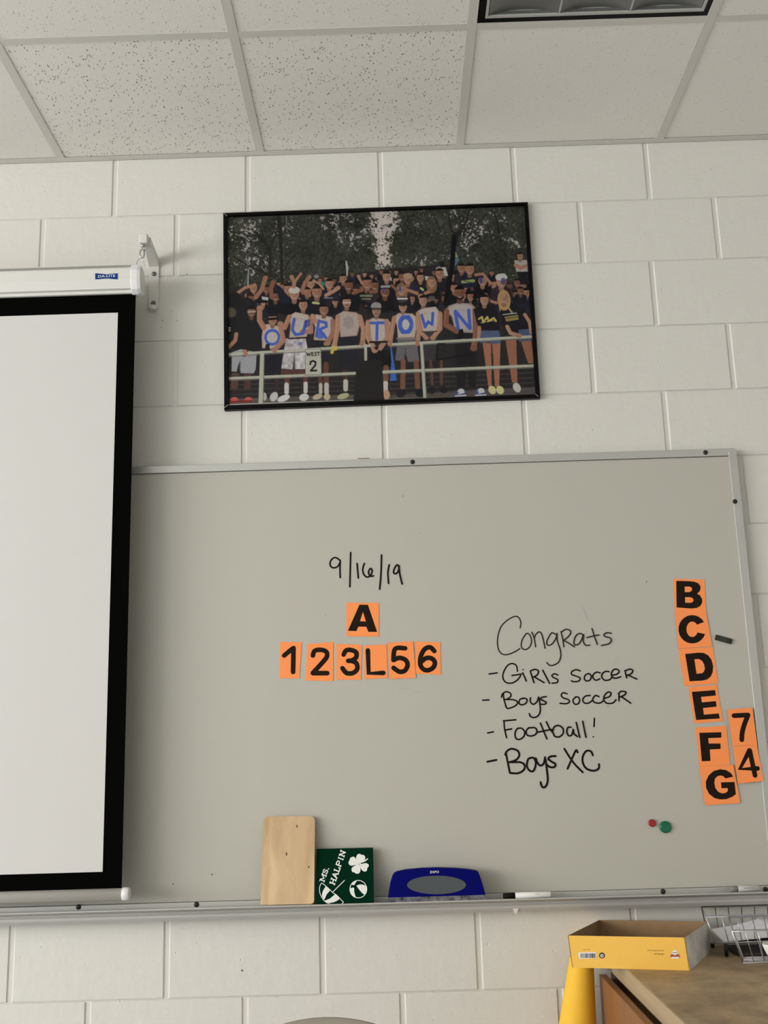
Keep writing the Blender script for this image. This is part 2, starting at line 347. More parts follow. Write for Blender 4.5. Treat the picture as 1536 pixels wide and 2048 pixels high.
    C.poly([(110,480),(190,450),(340,480),(330,640),(310,675),(190,672),(180,560),(150,660),(105,655)], (140,140,144)); C.line([(190,560),(185,640)],8,(100,100,104))
    C.line([(238,480),(225,495)],56,(92,66,54)); C.poly([(110,670),(180,675),(160,820),(90,820)],(80,60,54)); C.poly([(220,680),(290,680),(280,830),(220,830)],(72,54,50))
    for x in (130,262): C.ell(x,915,34,22,(170,84,76))
    C.line([(90,938),(290,930)],18,(120,44,42))
    # --- front row
    def torso(z,pts,sk,paint=(168,162,156)):
        z.poly(pts,SK[sk]); q = np.array(pts,float); c = q.mean(0)
        for f_ in (.99,.94,.89,.84,.78,.7): z.poly([tuple(c+(p_-c)*(f_,min(1,f_+.06))) for p_ in q],paint,.34)
        z.line([tuple(c+(0,-70)),tuple(c+(0,60))],6,(140,130,124),.45); z.ell(c[0]-28,c[1]-38,26,14,(140,128,120),op=.3); z.ell(c[0]+30,c[1]-38,26,14,(140,128,120),op=.3)
    def arm(z,pts,w,sk):
        z.line(pts,w,SK[sk]); z.line([(x-w*.2,y) for x,y in pts],w*.25,tuple(min(255,v+16) for v in SK[sk]),.5); z.ell(pts[-1][0],pts[-1][1],w*.62,w*.55,SK[sk])
    BL = (66,88,162)
    # O
    C.poly([(415,470),(580,460),(560,690),(415,690)],(34,34,40)); torso(C,[(400,235),(440,215),(545,235),(580,300),(560,420),(480,450),(390,440),(385,330)],1); arm(C,[(405,250),(365,180),(368,70)],50,1); arm(C,[(565,250),(590,370),(500,460)],44,1)
    head(C,488,175,48,1,(30,26,24)); C.line([(450,172),(528,165)],22,(26,22,24)); C.ell(484,340,62,66,BL,.1,ring=24); C.poly([(425,400),(460,400),(462,500),(405,505)],(38,38,40))
    # U
    C.poly([(570,630),(800,630),(800,680),(560,690)],(78,56,50)); torso(C,[(640,140),(700,105),(820,130),(855,180),(805,335),(640,345),(655,230)],1); arm(C,[(645,150),(600,250),(560,215)],46,1); arm(C,[(840,165),(845,290),(770,285)],44,1)
    head(C,772,40,46,3,(38,30,26)); C.line([(690,170),(672,270),(700,315),(770,305),(800,190)],28,BL); C.poly([(780,190),(840,170),(835,230),(790,260)],(60,62,120),.7)
    C.poly([(612,352),(795,350),(812,440),(790,635),(700,635),(692,480),(672,638),(568,630),(595,450)], (165,160,162), pat=(vnoise(6*k,12)-.5)*60); C.line([(640,352),(780,345)],14,(38,34,36)); C.line([(692,450),(690,630)],8,(100,98,102)); C.ell(745,400,22,16,(90,100,150),op=.8)
    # R
    C.poly([(850,365),(1035,375),(1020,590),(860,595)],(38,38,42)); torso(C,[(850,160),(890,125),(1040,150),(1072,200),(1030,375),(868,365),(885,250)],0); arm(C,[(1050,190),(1050,300),(1000,395)],44,0); arm(C,[(1050,200),(1080,330),(1055,420)],36,0)
    head(C,965,85,48,0,(24,22,22)); C.line([(918,185),(898,330)],26,BL); C.line([(915,190),(985,205),(990,240),(925,268),(985,345)],26,BL); C.ell(935,320,44,34,BL,op=.85); arm(C,[(860,140),(885,190)],40,3)
    # plain
    C.poly([(1100,335),(1290,330),(1290,560),(1270,660),(1100,660)],(38,38,44)); torso(C,[(1085,130),(1150,95),(1270,110),(1320,150),(1275,325),(1120,338),(1110,240)],3,(156,148,142)); arm(C,[(1095,150),(1090,280),(1062,420)],44,3); arm(C,[(1300,150),(1335,270),(1325,400)],46,3)
    C.ell(1195,205,50,60,(128,116,110),op=.5); head(C,1178,15,46,3,(26,22,22),'short',0); C.line([(1145,18),(1210,18)],12,(175,168,162))
    # T
    C.poly([(1385,470),(1600,460),(1600,620),(1380,620)],(28,28,30)); torso(C,[(1365,190),(1420,160),(1530,170),(1590,200),(1560,380),(1400,385),(1395,260)],3); arm(C,[(1378,200),(1370,330),(1440,460)],48,3); D.line([(60,190),(70,340),(0,440)],46,SK[3]); 
    head(C,1455,95,46,3,(90,82,78),'cap',0); C.ell(1452,50,48,38,(136,130,128)); C.line([(1412,75),(1490,75)],16,(48,46,48)); C.line([(1405,207),(1520,205)],26,BL); C.line([(1462,205),(1458,360)],26,BL); C.line([(1395,385),(1560,382)],18,(30,28,30)); C.poly([(1425,430),(1480,430),(1455,460)],(24,22,22))
    # O
    torso(D,[(125,150),(170,115),(300,120),(355,160),(325,340),(165,345),(155,230)],3); arm(D,[(130,160),(110,280),(92,395)],40,3); arm(D,[(350,160),(360,290),(348,395)],42,3)
    D.ell(238,222,52,74,BL,.05,ring=36); D.ell(238,222,30,50,(165,162,160)); D.poly([(200,200),(250,180),(280,220),(240,260)],(172,168,166),.8); head(D,212,55,44,3,(40,34,32),'cap'); B.ell(208,920,50,30,(60,56,56)); B.line([(165,912),(250,912)],16,(186,182,178))
    D.poly([(165,355),(340,365),(365,565),(260,568),(235,470),(220,560),(140,552)],(98,94,98)); D.line([(238,440),(240,540)],7,(70,66,70)); D.line([(160,352),(335,352)],18,(120,112,112))
    # W
    D.poly([(390,290),(530,285),(515,560),(415,560)],(56,54,56)); torso(D,[(345,100),(390,70),(520,55),(565,120),(530,280),(400,292),(380,190)],3); arm(D,[(350,120),(385,300),(430,345)],36,3); arm(D,[(560,120),(560,260),(490,345)],42,3)
    head(B,400,930,44,3,(30,26,24)); D.line([(388,135),(420,245),(447,195),(485,222),(492,115)],26,BL); D.line([(395,290),(530,285)],10,(60,56,54))
    # N
    D.poly([(690,300),(890,300),(900,600),(890,800),(830,800),(810,540),(790,800),(715,800)],(34,32,34)); torso(D,[(600,90),(640,45),(720,20),(850,25),(910,80),(870,300),(700,290),(665,150)],2,(160,156,156)); arm(D,[(620,100),(612,225),(715,280)],52,2); arm(D,[(888,90),(895,290),(872,440)],54,2)
    head(B,742,860,58,2,(20,18,18)); B.line([(710,900),(742,918),(775,900)],18,(40,28,24)); D.line([(700,100),(728,262)],30,BL); D.line([(705,100),(828,250)],30,BL); D.line([(826,88),(838,258)],30,BL); D.poly([(735,270),(770,260),(795,360),(770,380),(740,400),(715,380)],(28,26,30)); D.poly([(760,355),(785,352),(772,380)],(150,150,146))
    # two girls
    for pts in ([(955,390),(1035,395),(1040,800),(1010,800)],[(1045,395),(1122,390),(1110,800),(1070,800)]): D.poly(pts,(146,100,80))
    D.poly([(870,80),(940,40),(1080,60),(1110,150),(1115,270),(930,270),(900,200)],(28,27,32)); D.line([(925,250),(920,340)],34,SK[3]); head(B,972,925,46,3,(30,24,24),'long'); D.poly([(940,280),(1110,278),(1128,395),(1040,402),(1025,385),(930,392)],(74,86,112)); D.line([(920,170),(950,150),(960,200),(1000,150),(1010,190),(1060,160),(1080,190)],17,(176,158,92)); D.line([(940,205),(1080,180)],6,(176,158,92))
    D.poly([(1170,370),(1270,360),(1280,760),(1230,760)],(138,94,76)); D.poly([(1310,370),(1410,360),(1435,580),(1380,580)],(132,90,72))
    D.poly([(1110,80),(1180,40),(1330,60),(1400,150),(1390,290),(1190,310),(1130,200)],(30,28,34)); D.poly([(1290,270),(1400,260),(1410,370),(1290,380)],(66,78,104)); head(B,1155,900,52,3,(158,128,84),'long'); D.line([(1180,20),(1200,70),(1230,110)],18,(150,124,84)); D.line([(1105,0),(1120,90)],14,(150,124,84))
    D.line([(1145,130),(1180,125),(1270,115)],10,(150,160,160)); D.poly([(1160,150),(1285,130),(1292,175),(1175,195)],(160,140,80),.8); D.line([(1175,165),(1280,150)],7,(50,44,36)); arm(D,[(1185,240),(1215,300),(1300,325)],36,3); D.line([(1350,130),(1395,200),(1410,300)],34,SK[3])
    # legs and shoes
    def leg(z,x0,y0,x1,y1,w,c,sock=None):
        z.line([(x0,y0),(x1,y1)],w,c)
        if sock: z.line([(x1,y1-10),(x1,y1+60)],w*.9,sock)
    br = (92,62,54)
    leg(C,625,700,618,790,46,br,(176,174,170)); leg(C,795,690,795,780,42,br,(176,174,170)); leg(C,530,690,525,850,34,(60,46,44)); leg(C,985,590,990,790,46,br,(170,164,158)); leg(C,930,700,935,790,36,br,(168,162,152)); leg(C,1165,660,1168,760,48,(70,50,46),(170,166,158))
    leg(D,55,620,50,775,48,(110,74,60),(178,172,166)); leg(D,215,560,210,800,46,(112,78,64)); leg(D,335,570,350,800,46,(108,74,60)); leg(D,470,560,485,770,28,(86,62,54)); leg(D,570,560,570,770,28,(86,62,54))
    for z,x,y,rx,ry,c,a in ((C,500,890,34,46,(172,170,168),.5),(C,412,890,20,38,(160,158,156),0),(C,590,905,60,28,(184,182,180),-.35),(C,780,895,44,34,(182,180,178),-.2),(C,905,890,46,24,(166,152,128),-.3),(C,995,890,30,32,(166,156,128),0),(C,1145,885,56,26,(158,152,124),-.25),
                          (D,60,870,30,44,(166,138,104),0),(D,195,860,46,34,(36,34,38),-.3),(D,370,855,40,38,(30,30,34),.2),(D,480,830,34,34,(38,34,36),0),(D,590,825,40,32,(36,34,36),.3),(D,1045,828,34,40,(182,176,130),-.5),(D,1118,828,34,40,(182,176,130),-.5),(D,1275,805,34,46,(176,172,164),-.4)):
        z.ell(x,y,rx,ry,c,a)
    for x,y,s in ((748,855,1),(935,850,-1)):
        D.ell(x,y,52,34,(62,76,116),-.15*s); D.ell(x+6,y-18,30,22,(176,176,176)); D.line([(x-46,y+28),(x+50,y+22)],12,(180,178,176)); D.line([(x-20,y+10),(x+36,y-4)],8,(182,182,182))
    # horn
    D.poly([(92,420),(106,420),(155,740),(92,745),(104,560)],(58,96,160))
    # dark reflected lump by the rail and reflected window edges
    # rails and sign
    RC = (160,160,146); RS = (104,102,94)
    C.line([(70,520),(1340,440)],8,RS); C.line([(60,500),(1390,418)],25,RC); D.line([(95,428),(1420,350)],7,RS); D.line([(85,408),(1425,332)],25,RC)
    C.line([(70,742),(1265,685)],8,RS); C.line([(60,722),(1265,672)],24,RC); C.line([(1500,665),(1560,660)],24,RC); D.line([(0,678),(1440,622)],7,RS); D.line([(0,662),(1440,602)],25,RC)
    C.line([(390,500),(375,960)],38,RC); C.line([(409,520),(400,950)],7,RS); D.line([(385,400),(418,905)],30,RC); D.line([(400,410),(432,900)],5,RS); C.line([(1354,415),(1355,548)],26,RC); C.line([(70,965),(1240,925)],13,(160,158,150)); D.line([(0,920),(1460,872)],11,(152,150,144))
    C.poly([(1310,560),(1500,545),(1515,700),(1530,1000),(1235,1000),(1265,650)],(38,37,36))
    for z,pts in ((C,[(225,470),(240,495)]),(C,[(490,455),(510,465)]),(D,[(350,385),(345,405)]),(C,[(1320,385),(1320,405)]),(D,[(90,385),(95,410)]),(C,[(980,400),(1010,395)]),(D,[(1270,320),(1300,330)])): z.line(pts,36,SK[1])
    C.line([(1060,430),(1040,480)],30,(176,158,70)); C.ell(1072,445,22,18,(176,158,70))
    C.poly([(792,452),(940,446),(946,685),(790,692)],(70,70,66)); C.poly([(796,456),(936,450),(941,681),(795,688)],(174,172,160)); C.poly([(804,464),(928,458),(933,674),(803,680)],(164,163,150))
    K = (34,32,32)
    for pts in ([(805,483),(813,512),(822,488),(832,512),(840,482)],[(868,480),(851,481),(852,511),(870,510)],[(852,495),(866,494)],[(897,480),(884,480),(880,487),(895,500),(893,508),(879,509)],[(903,479),(928,478)],[(915,479),(916,508)]): C.line(pts,7.5,K)
    C.line([(838,590),(842,568),(865,558),(888,570),(885,600),(842,650),(895,648)],17,K)
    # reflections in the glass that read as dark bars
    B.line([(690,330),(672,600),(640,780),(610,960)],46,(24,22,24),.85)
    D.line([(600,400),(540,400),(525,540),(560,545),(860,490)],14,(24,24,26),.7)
    img += ((vnoise(1.3*k,21)-.5)*14)[...,None]
    return np.clip(img, 0, 255)

# ------------------------------------------------------------------ materials
def block_paint():
    m = mat('block_paint', WALLCOL, 0.5, spec=0.35); nt = m.node_tree; b = nt.nodes['Principled BSDF']; N = nt.nodes; L = nt.links
    tc = N.new('ShaderNodeTexCoord')
    n1 = N.new('ShaderNodeTexNoise'); n1.inputs['Scale'].default_value = 30; n1.inputs['Detail'].default_value = 6; n1.inputs['Roughness'].default_value = 0.6
    v = N.new('ShaderNodeTexVoronoi'); v.inputs['Scale'].default_value = 34; v.inputs['Randomness'].default_value = 1
    cr = N.new('ShaderNodeMapRange'); cr.inputs['From Min'].default_value = 0.03; cr.inputs['From Max'].default_value = 0.12
    sep = N.new('ShaderNodeSeparateColor'); gt = N.new('ShaderNodeMath'); gt.operation = 'GREATER_THAN'; gt.inputs[1].default_value = 0.72
    mx = N.new('ShaderNodeMath'); mx.operation = 'SUBTRACT'; mx.inputs[0].default_value = 1.0
    ml = N.new('ShaderNodeMath'); ml.operation = 'MULTIPLY'; ad = N.new('ShaderNodeMath'); ad.operation = 'SUBTRACT'
    bp = N.new('ShaderNodeBump'); bp.inputs['Strength'].default_value = 0.75; bp.inputs['Distance'].default_value = 0.0026
    for nd in (n1, v): L.new(tc.outputs['Object'], nd.inputs['Vector'])
    L.new(v.outputs['Distance'], cr.inputs['Value']); L.new(cr.outputs['Result'], mx.inputs[1]); L.new(v.outputs['Color'], sep.inputs['Color']); L.new(sep.outputs['Red'], gt.inputs[0])
    L.new(mx.outputs[0], ml.inputs[0]); L.new(gt.outputs[0], ml.inputs[1]); L.new(n1.outputs['Fac'], ad.inputs[0]); L.new(ml.outputs[0], ad.inputs[1]); L.new(ad.outputs[0], bp.inputs['Height'])
    L.new(bp.outputs['Normal'], b.inputs['Normal']); return m
M_BLOCK = block_paint()
def tile_mat(name, dens, dark, size, rad):
    """mineral fibre tile: off-white with small pits"""
    m = mat(name, (0.66, 0.62, 0.58), 0.9, spec=0.1); nt = m.node_tree; b = nt.nodes['Principled BSDF']; N = nt.nodes; L = nt.links
    tc = N.new('ShaderNodeTexCoord'); mp = N.new('ShaderNodeMapping'); mp.inputs['Scale'].default_value = (1.0, 0.55, 0.3); mp.inputs['Rotation'].default_value = (0, 0, 0.5)
    wn = N.new('ShaderNodeTexNoise'); wn.inputs['Scale'].default_value = 60; vm = N.new('ShaderNodeVectorMath'); vm.operation = 'MULTIPLY_ADD'; vm.inputs[1].default_value = (0.008, 0.008, 0.008)
    v = N.new('ShaderNodeTexVoronoi'); v.inputs['Scale'].default_value = size; v.inputs['Randomness'].default_value = 1
    sep = N.new('ShaderNodeSeparateColor'); mr = N.new('ShaderNodeMapRange'); mr.inputs['From Min'].default_value = dens; mr.inputs['From Max'].default_value = 1.0; mr.inputs['To Min'].default_value = 0.0; mr.inputs['To Max'].default_value = rad
    sb = N.new('ShaderNodeMath'); sb.operation = 'SUBTRACT'; ms = N.new('ShaderNodeMath'); ms.operation = 'MULTIPLY'; ms.inputs[1].default_value = 14; ms.use_clamp = True
    n2 = N.new('ShaderNodeTexNoise'); n2.inputs['Scale'].default_value = 240; n2.inputs['Detail'].default_value = 2
    mix = N.new('ShaderNodeMix'); mix.data_type = 'RGBA'; mix.inputs[6].default_value = (*TILECOL, 1); mix.inputs[7].default_value = (*dark, 1)
    bp = N.new('ShaderNodeBump'); bp.inputs['Strength'].default_value = 0.35; bp.inputs['Distance'].default_value = 0.001
    L.new(tc.outputs['Object'], wn.inputs['Vector']); L.new(tc.outputs['Object'], vm.inputs[2]); L.new(wn.outputs['Color'], vm.inputs[0]); L.new(vm.outputs[0], mp.inputs['Vector']); L.new(mp.outputs[0], v.inputs['Vector'])
    L.new(v.outputs['Color'], sep.inputs['Color']); L.new(sep.outputs['Red'], mr.inputs['Value']); L.new(mr.outputs['Result'], sb.inputs[0]); L.new(v.outputs['Distance'], sb.inputs[1]); L.new(sb.outputs[0], ms.inputs[0]); L.new(ms.outputs[0], mix.inputs['Factor'])
    L.new(mix.outputs[2], b.inputs['Base Color']); L.new(tc.outputs['Object'], n2.inputs['Vector']); L.new(n2.outputs['Fac'], bp.inputs['Height']); L.new(bp.outputs['Normal'], b.inputs['Normal'])
    return m
M_TILE_A = tile_mat('spotted_tile', 0.10, (0.25, 0.22, 0.19), 172, 0.38)
M_TILE_B = tile_mat('fine_tile', 0.45, (0.52, 0.49, 0.45), 190, 0.30)
M_TILE_C = tile_mat('medium_tile', 0.22, (0.42, 0.39, 0.35), 176, 0.32)
M_TEE = mat('grid_paint', (0.62, 0.60, 0.54), 0.5, spec=0.4)
M_BOARD = mat('whiteboard_steel', BOARDCOL, 0.33, spec=0.4)
M_ALU = mat('satin_aluminium', (0.52, 0.52, 0.49), 0.42, metal=0.55, spec=0.5)
M_ALU2 = mat('tray_aluminium', (0.44, 0.43, 0.40), 0.5, metal=0.2, spec=0.4)
M_RIVET = mat('dark_screw', (0.03, 0.03, 0.028), 0.4, metal=0.6)
M_BLACK = mat('black_masking', (0.0018, 0.002, 0.0015), 0.95, spec=0.02)
M_SCREEN = mat('matte_white_fabric', (0.61, 0.595, 0.57), 0.9, spec=0.1)
M_CASE = mat('white_enamel', (0.66, 0.65, 0.60), 0.45, spec=0.4)
M_PLAST = mat('white_plastic', (0.74, 0.73, 0.72), 0.4)
M_STEEL = mat('zinc_steel', (0.55, 0.56, 0.56), 0.25, metal=1.0)
M_SCREW2 = mat('dull_steel_screw', (0.16, 0.17, 0.17), 0.35, metal=0.9)
M_BLUE = mat('badge_blue', (0.004, 0.035, 0.18), 0.5, spec=0.2)
M_FRAME = mat('black_frame_plastic', (0.002, 0.002, 0.002), 0.4, spec=0.12)
M_SILVER = mat('mitre_key_metal', (0.6, 0.6, 0.6), 0.3, metal=0.8)
M_INK = mat('dry_marker_ink', (0.008, 0.006, 0.005), 0.6, spec=0.1)
M_INK2 = mat('thin_marker_ink', (0.030, 0.024, 0.020), 0.6, spec=0.1)
M_ORANGE = mat('orange_card', ORANGE, 0.75, spec=0.2, bump=(300, 0.1, 0.0003))
M_PRINT = mat('black_toner', (0.014, 0.008, 0.005), 0.8, spec=0.08, var=(90, 0.8, (0.020, 0.013, 0.009)))
M_RED = mat('red_magnet_plastic', (0.32, 0.012, 0.014), 0.3)
M_GREEN = mat('green_magnet_plastic', (0.0, 0.13, 0.055), 0.3)
M_BMAG = mat('black_magnet', (0.012, 0.014, 0.008), 0.45)
M_FELT_G = mat('plaque_green', (0.0005, 0.021, 0.0095), 0.8, spec=0.04)
M_WHITE = mat('white_lettering', (0.80, 0.80, 0.74), 0.6)
M_ERA = mat('eraser_blue', (0.001, 0.002, 0.115), 0.6, spec=0.06)
M_ERAG = mat('eraser_grey_grip', (0.085, 0.095, 0.10), 0.8, spec=0.1)
M_FELT = mat('used_felt', (0.22, 0.22, 0.24), 0.95, var=(60, 1.0, (0.03, 0.03, 0.035)), bump=(200, 0.5, 0.002))
M_YELLOW = mat('yellow_carton', (0.86, 0.50, 0.088), 0.6, spec=0.3)
M_CARD = mat('raw_cardboard', (0.30, 0.195, 0.105), 0.85, spec=0.1, var=(40, 0.4, (0.24, 0.15, 0.08)))
M_SCUFF = mat('scuffed_white_carton', (0.78, 0.76, 0.73), 0.8, var=(18, 0.6, (0.40, 0.38, 0.36)))
M_ROLL = mat('yellow_paper', (0.86, 0.50, 0.045), 0.6, spec=0.2)
M_WIRE = mat('chrome_wire', (0.42, 0.42, 0.43), 0.3, metal=0.9)
M_PAPER = mat('white_paper', (0.80, 0.80, 0.84), 0.8)
M_CERAM = mat('pale_ceramic', (0.70, 0.74, 0.66), 0.35)
M_BROWN = mat('dark_brown', (0.045, 0.03, 0.022), 0.7)
M_CHAIR = mat('tan_plastic', (0.30, 0.27, 0.22), 0.6)
M_WALLP = mat('painted_plaster', (0.78, 0.77, 0.74), 0.8)
M_FLOOR = mat('vinyl_floor', (0.46, 0.49, 0.52), 0.5, var=(9, 0.5, (0.40, 0.42, 0.45)))
M_GREYM = mat('lamp_reflector', (0.17, 0.17, 0.16), 0.34, metal=0.35)
M_WHITEP = mat('white_lamp_paint', (0.42, 0.42, 0.39), 0.5)
def wood(name, c1, c2, rings=(1, 1, 0.12), scale=30, rough=0.5, spots=0.0, knots=None):
    m = mat(name, c1, rough, spec=0.35); nt = m.node_tree; b = nt.nodes['Principled BSDF']; N = nt.nodes; L = nt.links
    tc = N.new('ShaderNodeTexCoord'); mp = N.new('ShaderNodeMapping'); mp.inputs['Scale'].default_value = rings
    n = N.new('ShaderNodeTexNoise'); n.inputs['Scale'].default_value = scale; n.inputs['Detail'].default_value = 6; n.inputs['Distortion'].default_value = 1.2
    r = N.new('ShaderNodeValToRGB'); r.color_ramp.elements[0].position = 0.32; r.color_ramp.elements[1].position = 0.68; r.color_ramp.elements[0].color = (*c1, 1); r.color_ramp.elements[1].color = (*c2, 1)
    L.new(tc.outputs['Object'], mp.inputs['Vector']); L.new(mp.outputs[0], n.inputs['Vector']); L.new(n.outputs['Fac'], r.inputs['Fac']); out = r.outputs['Color']
    if spots:
        n2 = N.new('ShaderNodeTexNoise'); n2.inputs['Scale'].default_value = 7; n2.inputs['Detail'].default_value = 8; n2.inputs['Roughness'].default_value = 0.7
        r2 = N.new('ShaderNodeValToRGB'); r2.color_ramp.elements[0].position = 0.30; r2.color_ramp.elements[1].position = 0.62; r2.color_ramp.elements[0].color = (spots, spots * 0.97, spots * 0.95, 1); r2.color_ramp.elements[1].color = (1, 1, 1, 1)
        mx = N.new('ShaderNodeMix'); mx.data_type = 'RGBA'; mx.blend_type = 'MULTIPLY'; mx.inputs['Factor'].default_value = 1
        L.new(tc.outputs['Object'], n2.inputs['Vector']); L.new(n2.outputs['Fac'], r2.inputs['Fac']); L.new(out, mx.inputs[6]); L.new(r2.outputs['Color'], mx.inputs[7]); out = mx.outputs[2]
    L.new(out, b.inputs['Base Color']); return m
M_PLY = wood('birch_ply', (0.70, 0.50, 0.29), (0.50, 0.335, 0.185), (9, 9, 1.1), 2.6, 0.55)
M_TOP = wood('worn_worktop', (0.52, 0.375, 0.215), (0.42, 0.30, 0.175), (1, 0.16, 1), 14, 0.5, spots=0.5)
M_TOPEDGE = wood('pale_edge_band', (0.46, 0.34, 0.20), (0.38, 0.28, 0.17), (1, 0.1, 3), 16, 0.5)
M_DRAWER = wood('orange_oak', (0.30, 0.125, 0.036), (0.23, 0.092, 0.026), (14, 14, 0.8), 2.4, 0.45)
M_DRAWER2 = wood('pinkish_oak', (0.27, 0.115, 0.050), (0.21, 0.088, 0.036), (14, 14, 0.8), 2.4, 0.45)
M_DARKW = wood('dark_wood', (0.13, 0.06, 0.022), (0.09, 0.04, 0.016), (2, 0.3, 2), 10, 0.6)

# ------------------------------------------------------------------ block wall, block by block
BW, BH = 0.4064, 0.2032
wall = box('wall_back', LX, RX, 0.0034, 0.14, FZ, 0.0, mat('mortar_bed', WALLCOL, 0.6, bump=(60, 0.3, 0.002)), bev=0); tag(wall, kind='structure')
joint = {0: 0.0, 1: -0.2054, 2: -0.4064, 3: -0.6130, 4: -0.8155, 5: -1.0160, 6: -1.2160, 7: -1.4160, 8: -1.6190, 9: -1.8200, 10: -2.0200, 11: -2.2210, 12: -2.4225, 13: -2.6280, 14: -2.8360, 15: -3.0480}
offs = {1: 0.0118, 3: -0.0014, 4: 0.0029, 5: 0.0006, 12: 0.0024, 13: 0.0036}
rnd = random.Random(3)
blk = {}
def block_mesh(wd, ht, var):
    """painted block face with softly rounded arrises; vertical joints open wider than the filled bed joints"""
    bm = bmesh.new(); gx, gz = 0.0044, 0.0011; dy = 0.0
    xs = [(-wd / 2 + gx, 0.0), (-wd / 2 + gx + 0.0016, -0.0034), (-wd / 2 + gx + 0.0045, -0.0060), (wd / 2 - gx - 0.0045, -0.0060), (wd / 2 - gx - 0.0016, -0.0034), (wd / 2 - gx, 0.0)]
    zs = [(-ht / 2 + gz, 0.0), (-ht / 2 + gz + 0.0008, 0.0016), (-ht / 2 + gz + 0.003, 0.0), (ht / 2 - gz - 0.003, 0.0), (ht / 2 - gz - 0.0008, 0.0016), (ht / 2 - gz, 0.0)]
    zd = [0.0030, 0.0050, 0.0060, 0.0060, 0.0050, 0.0030]
    g = [[bm.verts.new((x, 0.006 - min(-d, zd[j]), z)) for j, (z, _) in enumerate(zs)] for x, d in xs]
    for i in range(5):
        for j in range(5): bm.faces.new((g[i][j], g[i + 1][j], g[i + 1][j + 1], g[i][j + 1]))
    bmesh.ops.recalc_face_normals(bm, faces=bm.faces)
    me = bpy.data.meshes.new('block'); bm.to_mesh(me); bm.free(); me.materials.append(M_BLOCK)
    if me.polygons[12].normal.y > 0: me.flip_normals()
    for p in me.polygons: p.use_smooth = False
    return me
first = True
for r in range(1, 16):
    z1, z0 = joint[r - 1], joint[r]; ht = z1 - z0; ph = (0.0 if r % 2 else 0.5) * BW + offs.get(r, 0.0); key = round(ht, 4)
    if key not in blk: blk[key] = block_mesh(BW, ht, 0)
    k0 = math.ceil((LX - ph) / BW); k1 = int((RX - ph) / BW)
    for k in range(k0, k1):
        o = bpy.data.objects.new('block', blk[key]); C.objects.link(o); o.parent = wall; o.location = (ph + (k + 0.5) * BW, rnd.uniform(-0.0003, 0.0003), (z0 + z1) / 2)
# floor, other walls
fl = box('floor', LX, RX, FY, 0.0, FZ - 0.1, FZ, M_FLOOR); tag(fl, kind='structure')
wr = box('wall_right', RX, RX + 0.12, FY, 0.0, FZ, 0.0, M_WALLP); tag(wr, kind='structure')
wf = box('wall_front', LX, RX, FY - 0.12, FY, FZ, 0.0, M_WALLP); tag(wf, kind='structure')
bm = bmesh.new(); ys = [FY, WINS[1][0], WINS[1][1], WINS[0][0], WINS[0][1], 0.0]; z0w, z1w = WINS[0][2], WINS[0][3]
for a, b, open_ in ((ys[0], ys[1], 0), (ys[1], ys[2], 1), (ys[2], ys[3], 0), (ys[3], ys[4], 1), (ys[4], ys[5], 0)):
    if open_: add_box(bm, LX - 0.16, LX, a, b, FZ, z0w); add_box(bm, LX - 0.16, LX, a, b, z1w, 0.0)
    else: add_box(bm, LX - 0.16, LX, a, b, FZ, 0.0)
wl = finish('wall_left', bm, M_WALLP); tag(wl, kind='structure')
def pane_mat():
    m = bpy.data.materials.new('bright_window_glass'); m.use_nodes = True; b = m.node_tree.nodes['Principled BSDF']; b.inputs['Base Color'].default_value = (0.6, 0.7, 0.8, 1)
    b.inputs['Roughness'].default_value = 0.1; b.inputs['Emission Color'].default_value = (0.9, 0.95, 1, 1); b.inputs['Emission Strength'].default_value = 1.0; return m
M_PANE = pane_mat()
for i, (a, b, z0, z1) in enumerate(WINS):
    bm = bmesh.new(); t = 0.05
    for yy in (a, (a + b) / 2 - t / 2, b - t): add_box(bm, LX - 0.12, LX - 0.04, yy, yy + t, z0, z1)
    for zz in (z0, z1 - t): add_box(bm, LX - 0.12, LX - 0.04, a, b, zz, zz + t)
    wn = finish('window_%d' % (i + 1), bm, M_ALU); tag(wn, kind='structure'); box('pane', LX - 0.10, LX - 0.09, a, b, z0, z1, M_PANE, wn)

# ------------------------------------------------------------------ suspended ceiling: tiles, tees, wall angle
ceil = box('ceiling', LX, RX, FY, 0.0, 0.03, 0.06, M_WALLP); tag(ceil, kind='structure')
GX, GM, GD = 0.459, 0.6096, 0.5702
xg = [GX + k * GM for k in range(-10, 7)]; yg = [0.0] + [-GD - k * GM for k in range(0, 14)]
tmesh = {}
for j in range(len(yg) - 1):
    for i in range(-11, 7):
        x0 = max(LX + 0.01, GX + i * GM); x1 = min(RX - 0.01, GX + (i + 1) * GM)
        if x1 - x0 < 0.05: continue
        y1, y0 = yg[j], yg[j + 1]
        if y0 < FY: y0 = FY + 0.01
        if y1 - y0 < 0.05: continue
        if i == 1 and j == 1: continue      # the lamp hangs in this bay
        mt = M_TILE_B
        if j == 0 and i in (-1, 0): mt = M_TILE_A
        elif j == 1 and i in (-2, -1, 0): mt = M_TILE_C
        elif (i * 7 + j * 3) % 5 == 0 and j > 1: mt = M_TILE_A
        x0 += 0.002; x1 -= 0.002; y0 += 0.002; y1 -= 0.002; key = (round(x1 - x0, 3), round(y1 - y0, 3), mt.name)
        if key not in tmesh:
            bm = bmesh.new(); add_box(bm, -(x1 - x0) / 2, (x1 - x0) / 2, -(y1 - y0) / 2, (y1 - y0) / 2, 0, 0.016); bmesh.ops.recalc_face_normals(bm, faces=bm.faces)
            me = bpy.data.meshes.new('ceiling_tile'); bm.to_mesh(me); bm.free(); me.materials.append(mt); tmesh[key] = me
        o = bpy.data.objects.new('ceiling_tile', tmesh[key]); C.objects.link(o); o.parent = ceil; o.location = ((x0 + x1) / 2, (y0 + y1) / 2, CZ + 0.0012)
